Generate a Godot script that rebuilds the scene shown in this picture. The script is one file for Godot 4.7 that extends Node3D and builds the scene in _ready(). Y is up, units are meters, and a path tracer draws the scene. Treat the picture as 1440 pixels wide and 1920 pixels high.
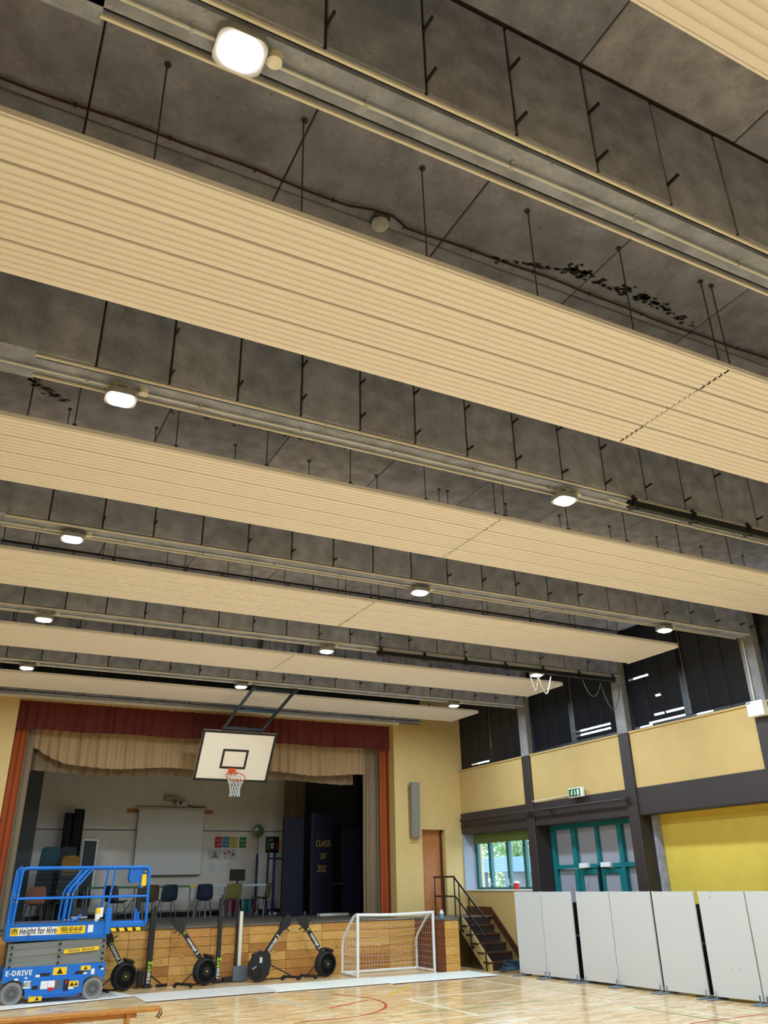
extends Node3D
# A school hall with a stage, seen from the floor looking up at the concrete beams.

var M := {}
var taken := {}
var box_cache := {}
var rng := RandomNumberGenerator.new()

const BEAM0 := -2.475      # near edge of the first beam in view
const PITCH := 3.29
const SOFFIT := 5.52
const SLAB := 6.48
const STAGE := 1.02
const FRONT := -18.1       # stage front
const PROS := -18.77       # wall round the stage opening
const XR := 11.8           # face of the window wall
const XL := -1.35

func bz(k: int) -> float:
	return BEAM0 - PITCH * k

# ---------------------------------------------------------------- helpers
func mb() -> SurfaceTool:
	var st := SurfaceTool.new()
	st.begin(Mesh.PRIMITIVE_TRIANGLES)
	return st

func tri(st: SurfaceTool, a: Vector3, b: Vector3, c: Vector3, na: Vector3, nb: Vector3, nc: Vector3) -> void:
	# a b c counter-clockwise seen from outside; emitted clockwise
	st.set_normal(na); st.set_uv(Vector2(a.x, a.y)); st.add_vertex(a)
	st.set_normal(nc); st.set_uv(Vector2(c.x, c.y)); st.add_vertex(c)
	st.set_normal(nb); st.set_uv(Vector2(b.x, b.y)); st.add_vertex(b)

func quad(st: SurfaceTool, a: Vector3, b: Vector3, c: Vector3, d: Vector3) -> void:
	var n := (b - a).cross(c - a)
	if n.length_squared() < 1e-16:
		n = (c - a).cross(d - a)
	n = n.normalized()
	tri(st, a, b, c, n, n, n)
	tri(st, a, c, d, n, n, n)

func box(st: SurfaceTool, c: Vector3, s: Vector3, t := Basis.IDENTITY) -> void:
	var h := s * 0.5
	var p: Array[Vector3] = []
	for i in 8:
		p.append(c + t * Vector3(h.x if i & 1 else -h.x, h.y if i & 2 else -h.y, h.z if i & 4 else -h.z))
	quad(st, p[4], p[5], p[7], p[6])
	quad(st, p[1], p[0], p[2], p[3])
	quad(st, p[5], p[1], p[3], p[7])
	quad(st, p[0], p[4], p[6], p[2])
	quad(st, p[6], p[7], p[3], p[2])
	quad(st, p[0], p[1], p[5], p[4])

func span(st: SurfaceTool, a: Vector3, b: Vector3) -> void:
	box(st, (a + b) * 0.5, (b - a).abs())

# box with chamfered edges
func cbox(st: SurfaceTool, c: Vector3, s: Vector3, bev: float, t := Basis.IDENTITY) -> void:
	var h := s * 0.5
	var e := minf(bev, minf(h.x, minf(h.y, h.z)) * 0.9)
	var f := func(x: float, y: float, z: float) -> Vector3: return c + t * Vector3(x, y, z)
	var ax := [Vector3(1, 0, 0), Vector3(0, 1, 0), Vector3(0, 0, 1)]
	for i in 3:
		var u: Vector3 = ax[(i + 1) % 3]
		var v: Vector3 = ax[(i + 2) % 3]
		var w: Vector3 = ax[i]
		var hu := h[(i + 1) % 3] - e
		var hv := h[(i + 2) % 3] - e
		for s1 in [1.0, -1.0]:
			var o: Vector3 = w * (h[i] * s1)
			var q := [o + (-u * hu) - v * hv, o + u * hu - v * hv, o + u * hu + v * hv, o - u * hu + v * hv]
			if s1 < 0: q.reverse()
			quad(st, c + t * q[0], c + t * q[1], c + t * q[2], c + t * q[3])
		# edges along axis i
		var hw := h[i] - e
		for a in [1.0, -1.0]:
			for b in [1.0, -1.0]:
				var p1: Vector3 = u * (h[(i + 1) % 3] * a) + v * (hv * b)
				var p2: Vector3 = u * (hu * a) + v * (h[(i + 2) % 3] * b)
				var q2 := [p1 - w * hw, p2 - w * hw, p2 + w * hw, p1 + w * hw]
				if a * b > 0: q2.reverse()
				quad(st, c + t * q2[0], c + t * q2[1], c + t * q2[2], c + t * q2[3])
	for a in [1.0, -1.0]:
		for b in [1.0, -1.0]:
			for d in [1.0, -1.0]:
				var p := [Vector3(h.x * a, (h.y - e) * b, (h.z - e) * d), Vector3((h.x - e) * a, h.y * b, (h.z - e) * d), Vector3((h.x - e) * a, (h.y - e) * b, h.z * d)]
				if a * b * d < 0: p.reverse()
				var n: Vector3 = t * Vector3(a, b, d).normalized()
				tri(st, c + t * p[0], c + t * p[1], c + t * p[2], n, n, n)

func frame_at(d: Vector3) -> Basis:
	var y := d.normalized()
	var x := Vector3.UP.cross(y)
	if x.length() < 0.01: x = Vector3.RIGHT
	x = x.normalized()
	return Basis(x, y, x.cross(y))

func cyl(st: SurfaceTool, a: Vector3, b: Vector3, r1: float, r2 := -1.0, seg := 12, caps := true) -> void:
	if r2 < 0: r2 = r1
	var f := frame_at(b - a)
	for i in seg:
		var t0 := TAU * i / seg
		var t1 := TAU * (i + 1) / seg
		var n0 := f.x * cos(t0) + f.z * sin(t0)
		var n1 := f.x * cos(t1) + f.z * sin(t1)
		tri(st, a + n1 * r1, a + n0 * r1, b + n0 * r2, n1, n0, n0)
		tri(st, a + n1 * r1, b + n0 * r2, b + n1 * r2, n1, n0, n1)
		if caps:
			tri(st, b, b + n1 * r2, b + n0 * r2, f.y, f.y, f.y)
			tri(st, a, a + n0 * r1, a + n1 * r1, -f.y, -f.y, -f.y)

# bar of rectangular section between two points
func bar(st: SurfaceTool, a: Vector3, b: Vector3, w: float, d: float) -> void:
	var f := frame_at(b - a)
	box(st, (a + b) * 0.5, Vector3(w, (b - a).length(), d), f)

func tube(st: SurfaceTool, pts: Array, r: float, seg := 8, closed := false) -> void:
	var n := pts.size()
	var up := Vector3(0.13, 0.97, 0.21).normalized()
	var rings := []
	for i in n:
		var d: Vector3
		if closed: d = (pts[(i + 1) % n] - pts[(i - 1 + n) % n])
		else: d = pts[mini(i + 1, n - 1)] - pts[maxi(i - 1, 0)]
		d = d.normalized()
		var x := up - d * up.dot(d)
		if x.length() < 0.05:
			x = Vector3.RIGHT - d * d.x
		x = x.normalized()
		up = x
		var y := d.cross(x)
		var ring := []
		for j in seg:
			var t := TAU * j / seg
			ring.append(x * cos(t) + y * sin(t))
		rings.append(ring)
	var m := n if closed else n - 1
	for i in m:
		var i2 := (i + 1) % n
		for j in seg:
			var j2 := (j + 1) % seg
			var n00: Vector3 = rings[i][j]
			var n01: Vector3 = rings[i][j2]
			var n10: Vector3 = rings[i2][j]
			var n11: Vector3 = rings[i2][j2]
			tri(st, pts[i] + n00 * r, pts[i] + n01 * r, pts[i2] + n11 * r, n00, n01, n11)
			tri(st, pts[i] + n00 * r, pts[i2] + n11 * r, pts[i2] + n10 * r, n00, n11, n10)
	if not closed:
		for e in [0, n - 1]:
			var d2: Vector3 = (pts[0] - pts[1]).normalized() if e == 0 else (pts[n - 1] - pts[n - 2]).normalized()
			for j in seg:
				var a: Vector3 = pts[e] + rings[e][j] * r
				var b: Vector3 = pts[e] + rings[e][(j + 1) % seg] * r
				if e == 0: tri(st, pts[e], b, a, d2, d2, d2)
				else: tri(st, pts[e], a, b, d2, d2, d2)

# rounded polyline: corners replaced by short arcs
func fillet(pts: Array, r: float, steps := 4) -> Array:
	var out := [pts[0]]
	for i in range(1, pts.size() - 1):
		var p: Vector3 = pts[i]
		var a: Vector3 = p + (pts[i - 1] - p).limit_length(r)
		var b: Vector3 = p + (pts[i + 1] - p).limit_length(r)
		for k in steps + 1:
			var t := float(k) / steps
			out.append(a.lerp(p, t).lerp(p.lerp(b, t), t))
	out.append(pts[-1])
	return out

# profile of (radius, height) turned round the y axis of t
func lathe(st: SurfaceTool, prof: Array, t: Transform3D, seg := 20) -> void:
	for i in prof.size() - 1:
		var p: Vector2 = prof[i]
		var q: Vector2 = prof[i + 1]
		var nn := Vector2(q.y - p.y, p.x - q.x).normalized()
		for j in seg:
			var t0 := TAU * j / seg
			var t1 := TAU * (j + 1) / seg
			var f := func(v: Vector2, an: float) -> Vector3: return t * Vector3(v.x * cos(an), v.y, v.x * sin(an))
			var n0 := (t.basis * Vector3(nn.x * cos(t0), nn.y, nn.x * sin(t0))).normalized()
			var n1 := (t.basis * Vector3(nn.x * cos(t1), nn.y, nn.x * sin(t1))).normalized()
			if p.x > 1e-5: tri(st, f.call(p, t1), f.call(p, t0), f.call(q, t0), n1, n0, n0)
			if q.x > 1e-5: tri(st, f.call(p, t1), f.call(q, t0), f.call(q, t1), n1, n0, n1)

# polygon in the xy plane of t, pushed along +z by depth
func prism(st: SurfaceTool, poly: PackedVector2Array, depth: float, t := Transform3D.IDENTITY) -> void:
	var pl := poly
	if Geometry2D.is_polygon_clockwise(pl):
		pl = pl.duplicate()
		pl.reverse()
	var ix := Geometry2D.triangulate_polygon(pl)
	var nf := t.basis.z.normalized()
	for i in range(0, ix.size(), 3):
		var p := []
		for k in 3: p.append(pl[ix[i + k]])
		var ar: float = (p[1] - p[0]).cross(p[2] - p[0])
		if ar < 0: p.reverse()
		var a: Vector2 = p[0]
		var b: Vector2 = p[1]
		var c: Vector2 = p[2]
		tri(st, t * Vector3(a.x, a.y, depth), t * Vector3(b.x, b.y, depth), t * Vector3(c.x, c.y, depth), nf, nf, nf)
		tri(st, t * Vector3(a.x, a.y, 0), t * Vector3(c.x, c.y, 0), t * Vector3(b.x, b.y, 0), -nf, -nf, -nf)
	var n := pl.size()
	for i in n:
		var a2: Vector2 = pl[i]
		var b2: Vector2 = pl[(i + 1) % n]
		quad(st, t * Vector3(a2.x, a2.y, 0), t * Vector3(b2.x, b2.y, 0), t * Vector3(b2.x, b2.y, depth), t * Vector3(a2.x, a2.y, depth))

func rrect(w: float, h: float, r: float, steps := 4) -> PackedVector2Array:
	var out := PackedVector2Array()
	for q in 4:
		var c := Vector2((w / 2 - r) * (1 if q == 0 or q == 3 else -1), (h / 2 - r) * (1 if q < 2 else -1))
		for k in steps + 1:
			var a := PI / 2 * (q + float(k) / steps)
			out.append(c + Vector2(cos(a), sin(a)) * r)
	return out

func numbered(called: String, parent: Node) -> String:
	var key := "%d/%s" % [parent.get_instance_id(), called]
	var n: int = taken.get(key, 0)
	taken[key] = n + 1
	return called if n == 0 else "%s_%03d" % [called, n]

func meshed(called: String, mesh: Mesh, m: Material, parent: Node, at := Transform3D.IDENTITY) -> MeshInstance3D:
	var o := MeshInstance3D.new()
	o.mesh = mesh
	o.material_override = m
	o.name = numbered(called, parent)
	parent.add_child(o)
	o.transform = at
	o.cast_shadow = GeometryInstance3D.SHADOW_CASTING_SETTING_ON
	return o

func obj(called: String, st: SurfaceTool, m: Material, parent: Node = self) -> MeshInstance3D:
	st.index()
	return meshed(called, st.commit(), m, parent)

func tag(o: Node, label: String, category: String, group := "", kind := "") -> Node:
	if label: o.set_meta("label", label)
	if category: o.set_meta("category", category)
	if group: o.set_meta("group", group)
	if kind: o.set_meta("kind", kind)
	return o

func thing(called: String, at: Vector3, label: String, category: String, group := "", kind := "", turn := 0.0) -> Node3D:
	var o := Node3D.new()
	o.name = numbered(called, self)
	add_child(o)
	o.position = at
	o.rotation.y = turn
	tag(o, label, category, group, kind)
	return o

# one chamfered box as a piece; alike pieces share one mesh
func piece(called: String, c: Vector3, s: Vector3, m: Material, parent: Node, bev := 0.004, t := Basis.IDENTITY) -> MeshInstance3D:
	var key := "%.4f %.4f %.4f %.4f" % [s.x, s.y, s.z, bev]
	if not box_cache.has(key):
		var st := mb()
		if bev > 0: cbox(st, Vector3.ZERO, s, bev)
		else: box(st, Vector3.ZERO, s)
		box_cache[key] = st.commit()
	return meshed(called, box_cache[key], m, parent, Transform3D(t, c))

func plank(called: String, a: Vector3, b: Vector3, m: Material, parent: Node, bev := 0.004) -> MeshInstance3D:
	return piece(called, (a + b) * 0.5, (b - a).abs(), m, parent, bev)

func lettering(called: String, words: String, size: float, m: Material, parent: Node, at: Transform3D, depth := 0.002, font := "Droid Sans", bold := true, stretch := 1.0) -> MeshInstance3D:
	var tm := TextMesh.new()
	var f := SystemFont.new()
	f.font_names = PackedStringArray([font])
	f.font_weight = 700 if bold else 400
	tm.font = f
	tm.font_size = 64
	tm.pixel_size = size / 46.0
	tm.depth = depth
	tm.text = words
	var o := meshed(called, tm, m, parent, at)
	o.transform = at * Transform3D(Basis.from_scale(Vector3(stretch, 1, 1)), Vector3.ZERO)
	return o

# ---------------------------------------------------------------- materials
func flat(c: Color, rough := 0.6, metal := 0.0) -> StandardMaterial3D:
	var m := StandardMaterial3D.new()
	m.albedo_color = c
	m.roughness = rough
	m.metallic = metal
	return m

func noise(freq: float, oct := 4, sd := 1) -> FastNoiseLite:
	var n := FastNoiseLite.new()
	n.seed = sd
	n.noise_type = FastNoiseLite.TYPE_SIMPLEX_SMOOTH
	n.frequency = freq
	n.fractal_octaves = oct
	return n

func gray_tex(img: Image) -> ImageTexture:
	img.generate_mipmaps()
	return ImageTexture.create_from_image(img)

# cast concrete: broad blotches, shutter marks, pores and stains
func concrete_image(sd: int) -> Image:
	var w := 512
	var a := noise(0.012, 4, sd).get_seamless_image(w, w)
	var b := noise(0.09, 3, sd + 7).get_seamless_image(w, w)
	var c := noise(0.03, 3, sd + 13).get_seamless_image(w, w)
	var img := Image.create(w, w, false, Image.FORMAT_RGB8)
	for y in w:
		for x in w:
			var va := a.get_pixel(x, y).r
			var vb := b.get_pixel(x, y).r
			var vc := c.get_pixel(x, y).r
			var v := 0.88 + 0.24 * (va - 0.5) + 0.08 * (vb - 0.5)
			if vb < 0.13: v -= 0.2
			if vc > 0.8: v += 0.05
			v = clampf(v, 0.2, 1.0)
			var warm := 0.03 * (vc - 0.5)
			img.set_pixel(x, y, Color(clampf(v + warm, 0, 1), v, clampf(v - warm, 0, 1)))
	return img

func textured(c: Color, tex: Texture2D, scale: Vector3, rough := 0.7, bump := 0.0) -> StandardMaterial3D:
	var m := flat(c, rough)
	m.albedo_texture = tex
	m.uv1_triplanar = true
	m.uv1_world_triplanar = true
	m.uv1_scale = scale
	if bump > 0:
		m.heightmap_enabled = true
		m.heightmap_texture = tex
		m.heightmap_scale = bump
	return m

# long streaks of wood grain, running along u
func grain_image(sd: int) -> Image:
	var w := 512
	var a := noise(0.02, 3, sd)
	var b := noise(0.06, 2, sd + 3)
	var img := Image.create(w, w, false, Image.FORMAT_RGB8)
	for y in w:
		for x in w:
			var wav := a.get_noise_2d(x * 0.25, y) * 1.0
			var rings := 0.5 + 0.5 * sin((y * 0.10 + wav * 9.0) * 2.2)
			var fine := b.get_noise_2d(x * 0.35, y * 5.0)
			var v := clampf(0.84 + 0.13 * rings + 0.12 * fine - 0.08, 0, 1)
			img.set_pixel(x, y, Color(v, v * (0.96 + 0.04 * rings), v * (0.88 + 0.1 * rings)))
	return img

# mosaic of short hardwood strips, 2 m square
func parquet_image() -> Image:
	var w := 1024
	var img := Image.create(w, w, false, Image.FORMAT_RGB8)
	img.fill(Color(0.5, 0.34, 0.18))
	var r := RandomNumberGenerator.new()
	r.seed = 11
	var sh := 32          # strip height: 62 mm
	var gr := noise(0.05, 2, 5)
	for row in w / sh:
		var x := -r.randi_range(0, 120)
		while x < w:
			var ln := r.randi_range(110, 230)
			var t := r.randf()
			var base := Color(0.89, 0.74, 0.53).lerp(Color(0.97, 0.86, 0.68), t)
			if r.randf() < 0.14: base = Color(0.80, 0.64, 0.43)
			if r.randf() < 0.08: base = Color(0.98, 0.92, 0.80)
			for yy in range(row * sh + 1, row * sh + sh):
				for xx in range(maxi(x + 1, 0), mini(x + ln, w)):
					var g := 1.0 + 0.07 * gr.get_noise_2d(xx * 0.4, yy * 4.0)
					img.set_pixel(xx, yy, Color(base.r * g, base.g * g, base.b * g))
			x += ln
	return img

func make_materials() -> void:
	var con := gray_tex(concrete_image(3))
	var con2 := gray_tex(concrete_image(31))
	var tones := [Color(0.675, 0.695, 0.78), Color(0.635, 0.66, 0.745), Color(0.695, 0.71, 0.785), Color(0.655, 0.665, 0.74)]
	M.concrete = []
	for i in 4:
		M.concrete.append(textured(tones[i], con if i % 2 == 0 else con2, Vector3.ONE * (0.42 + 0.07 * i), 0.9, 0.25))
	M.slab = []
	var stones := [Color(0.71, 0.72, 0.80), Color(0.67, 0.685, 0.765), Color(0.735, 0.74, 0.80)]
	for i in 3:
		M.slab.append(textured(stones[i], con2 if i % 2 == 0 else con, Vector3.ONE * (0.38 + 0.1 * i), 0.92, 0.3))
	M.stain = flat(Color(0.075, 0.07, 0.07), 0.6)
	M.column = textured(Color(0.58, 0.565, 0.56), con2, Vector3.ONE * 0.5, 0.9, 0.2)  # same concrete as the beams, colour darkened to offset window daylight
	M.reveal = flat(Color(0.60, 0.62, 0.66), 0.7)
	M.stage_grey = flat(Color(0.66, 0.65, 0.62), 0.85)
	M.side_return = flat(Color(0.44, 0.45, 0.46), 0.85)
	M.joint = flat(Color(0.23, 0.21, 0.19), 0.95)
	M.strap = flat(Color(0.13, 0.12, 0.12), 0.7)
	M.slot_shade = flat(Color(0.10, 0.11, 0.14), 0.9)
	M.cream = flat(Color(0.945, 0.92, 0.91), 0.55)
	M.cream_edge = M.cream
	M.strip = flat(Color(0.86, 0.84, 0.80), 0.5)
	M.galv = flat(Color(0.78, 0.79, 0.80), 0.4, 0.35)
	M.rod = flat(Color(0.27, 0.29, 0.30), 0.5, 0.3)
	M.navy_ceiling = flat(Color(0.075, 0.09, 0.13), 0.85)
	M.blind = flat(Color(0.03, 0.05, 0.10), 0.42)
	M.green_frame = flat(Color(0.035, 0.10, 0.095), 0.5)
	M.teal = flat(Color(0.04, 0.45, 0.47), 0.45)
	M.teal_win = flat(Color(0.12, 0.36, 0.33), 0.45)
	M.grey_panel = flat(Color(0.62, 0.62, 0.66), 0.6)
	var plaster := gray_tex(plaster_image())
	M.yellow = textured(Color(0.77, 0.65, 0.415), plaster, Vector3.ONE * 0.3, 0.7)
	M.yellow_deep = textured(Color(0.89, 0.775, 0.31), plaster, Vector3.ONE * 0.5, 0.6)
	M.cream_wall = textured(Color(0.82, 0.70, 0.45), plaster, Vector3.ONE * 0.7, 0.7)
	M.brown = textured(Color(0.20, 0.165, 0.16), plaster, Vector3.ONE * 0.8, 0.55)
	M.stage_wall = textured(Color(0.97, 0.94, 0.90), plaster, Vector3.ONE * 0.5, 0.8)
	M.charcoal = flat(Color(0.27, 0.28, 0.29), 0.85)
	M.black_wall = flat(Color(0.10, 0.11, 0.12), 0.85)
	M.floor = textured(Color(0.97, 0.955, 0.93), gray_tex(parquet_image()), Vector3.ONE * 0.5, 0.19)
	M.floor.uv1_triplanar_sharpness = 8.0
	M.line_white = flat(Color(0.90, 0.87, 0.78), 0.35)
	M.line_red = flat(Color(0.72, 0.18, 0.13), 0.4)
	M.line_yellow = flat(Color(0.88, 0.70, 0.16), 0.4)
	M.line_green = flat(Color(0.45, 0.56, 0.33), 0.4)
	M.line_grey = flat(Color(0.72, 0.68, 0.58), 0.5)
	var grain := gray_tex(grain_image(21))
	M.oak = []
	for c in [Color(0.98, 0.74, 0.40), Color(0.95, 0.70, 0.36), Color(0.90, 0.64, 0.32), Color(1.0, 0.78, 0.44), Color(0.84, 0.57, 0.28), Color(0.96, 0.71, 0.38)]:
		M.oak.append(textured(c, grain, Vector3(0.45, 1.6, 1.6), 0.45))
	M.oak_shaded = textured(Color(0.55, 0.30, 0.15), grain, Vector3(1.6, 1.6, 0.45), 0.4)  # plank wood darkened in colour for the shaded flank of the wing
	M.door_wood = textured(Color(0.85, 0.54, 0.29), grain, Vector3(1.5, 0.5, 1.5), 0.45)
	M.stage_floor = textured(Color(0.50, 0.46, 0.42), grain, Vector3(0.5, 1.5, 1.5), 0.5)
	M.step = flat(Color(0.17, 0.12, 0.115), 0.6)
	M.step_wood = textured(Color(0.36, 0.20, 0.12), grain, Vector3(0.5, 1.5, 1.5), 0.5)
	M.black = flat(Color(0.06, 0.06, 0.065), 0.5)
	M.black_gloss = flat(Color(0.045, 0.045, 0.05), 0.3)
	M.rubber = flat(Color(0.09, 0.09, 0.095), 0.75)
	M.white = flat(Color(0.92, 0.92, 0.90), 0.45)
	M.white_board = flat(Color(0.80, 0.80, 0.80), 0.5)
	M.off_white = flat(Color(0.84, 0.82, 0.76), 0.6)
	M.foot_grey = flat(Color(0.48, 0.53, 0.58), 0.4, 0.3)
	M.lift_blue = flat(Color(0.02, 0.43, 0.80), 0.38)
	M.lift_grey = flat(Color(0.50, 0.51, 0.50), 0.5)
	M.tyre = flat(Color(0.52, 0.52, 0.51), 0.75)
	M.hub = flat(Color(0.42, 0.42, 0.42), 0.5, 0.3)
	M.sticker_yellow = flat(Color(0.98, 0.80, 0.05), 0.45)
	M.sticker_white = flat(Color(0.93, 0.93, 0.93), 0.45)
	M.red = flat(Color(0.80, 0.10, 0.09), 0.45)
	M.orange = flat(Color(0.86, 0.34, 0.10), 0.45)
	var weave := gray_tex(noise(0.35, 2, 9).get_seamless_image(256, 256))
	M.curtain_red = cloth(Color(0.37, 0.12, 0.09), weave)
	M.curtain_orange = cloth(Color(0.63, 0.285, 0.10), weave)
	M.curtain_beige = cloth(Color(0.69, 0.57, 0.42), weave)
	M.curtain_drab = cloth(Color(0.56, 0.48, 0.38), weave)
	M.navy = flat(Color(0.035, 0.045, 0.14), 0.6)
	M.navy_blue = flat(Color(0.06, 0.11, 0.40), 0.5)
	M.gold = flat(Color(0.80, 0.66, 0.30), 0.45, 0.2)
	M.steel_blue = flat(Color(0.12, 0.20, 0.235), 0.45)
	M.lead = flat(Color(0.35, 0.36, 0.36), 0.6)
	M.board_cream = flat(Color(0.96, 0.905, 0.82), 0.5)
	M.lime = flat(Color(0.72, 0.85, 0.15), 0.5)
	M.seat_grey = flat(Color(0.36, 0.39, 0.42), 0.55)
	M.rail_white = flat(Color(0.86, 0.82, 0.74), 0.4)
	M.rail_dark = flat(Color(0.17, 0.18, 0.18), 0.4, 0.4)
	M.sheet = []
	for c in [Color(0.95, 0.94, 0.90), Color(0.88, 0.85, 0.81), Color(0.97, 0.96, 0.91), Color(0.98, 0.985, 0.96)]:
		M.sheet.append(textured(c, plaster, Vector3.ONE * 0.4, 0.45))
	M.bench = textured(Color(0.90, 0.62, 0.30), grain, Vector3(0.5, 1.6, 1.6), 0.35)
	M.wall_speaker = flat(Color(0.50, 0.475, 0.43), 0.7)
	M.chrome = flat(Color(0.75, 0.76, 0.77), 0.25, 0.9)
	var gl := flat(Color(0.86, 0.95, 0.96, 0.08), 0.03)
	gl.transparency = BaseMaterial3D.TRANSPARENCY_ALPHA
	M.glass = gl
	M.lens = flat(Color(1, 1, 1), 0.4)
	M.lens.emission_enabled = true
	M.lens.emission = Color(1.0, 0.98, 0.95)
	M.lens.emission_energy_multiplier = 9.0
	M.alu = flat(Color(0.66, 0.66, 0.66), 0.45, 0.5)

func plaster_image() -> Image:
	var w := 256
	var a := noise(0.02, 4, 41).get_seamless_image(w, w)
	var b := noise(0.2, 2, 43).get_seamless_image(w, w)
	var img := Image.create(w, w, false, Image.FORMAT_RGB8)
	for y in w:
		for x in w:
			var v := clampf(0.98 + 0.035 * (a.get_pixel(x, y).r - 0.5) + 0.03 * (b.get_pixel(x, y).r - 0.5), 0, 1)
			img.set_pixel(x, y, Color(v, v, v * 0.995))
	return img

func cloth(c: Color, weave: Texture2D) -> StandardMaterial3D:
	var m := flat(c, 0.9)
	m.cull_mode = BaseMaterial3D.CULL_DISABLED
	m.rim_enabled = true
	m.rim = 0.2
	m.uv1_triplanar = true
	m.uv1_scale = Vector3.ONE * 6.0
	m.heightmap_enabled = true
	m.heightmap_texture = weave
	m.heightmap_scale = 0.15
	return m

# ---------------------------------------------------------------- scene
func _ready() -> void:
	rng.seed = 7
	var cam := Camera3D.new()
	cam.name = "camera"
	add_child(cam)
	cam.position = Vector3(0, 1.75, 0)
	cam.rotation = Vector3(0.43337, -0.47792, -0.01903)
	cam.keep_aspect = Camera3D.KEEP_HEIGHT
	cam.fov = rad_to_deg(2.0 * atan(960.0 / 1503.6))
	cam.near = 0.05
	cam.far = 200.0
	cam.current = true

	var env := Environment.new()
	env.background_mode = Environment.BG_SKY
	var sky := Sky.new()
	var sm := ProceduralSkyMaterial.new()
	sm.sky_top_color = Color(0.62, 0.74, 0.88)
	sm.sky_horizon_color = Color(0.86, 0.92, 0.96)
	sm.ground_bottom_color = Color(0.32, 0.34, 0.30)
	sm.ground_horizon_color = Color(0.70, 0.75, 0.76)
	sm.sky_energy_multiplier = 1.9
	sm.ground_energy_multiplier = 1.0
	sky.sky_material = sm
	env.sky = sky
	env.tonemap_mode = Environment.TONE_MAPPER_LINEAR
	env.tonemap_exposure = 2.35
	env.sdfgi_enabled = true
	env.ssao_enabled = true
	env.ssil_enabled = true
	var we := WorldEnvironment.new()
	we.name = "environment"
	we.environment = env
	add_child(we)

	make_materials()
	build_shell()
	build_beams()
	build_window_wall()
	build_stage()
	build_outside()
	build_rafts()
	build_lights()
	build_ceiling_fittings()
	build_curtains()
	build_backboard()
	build_wall_fittings()
	build_lift()
	build_rowers()
	build_goal()
	build_sheets_and_boards()
	build_stage_contents()

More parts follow.
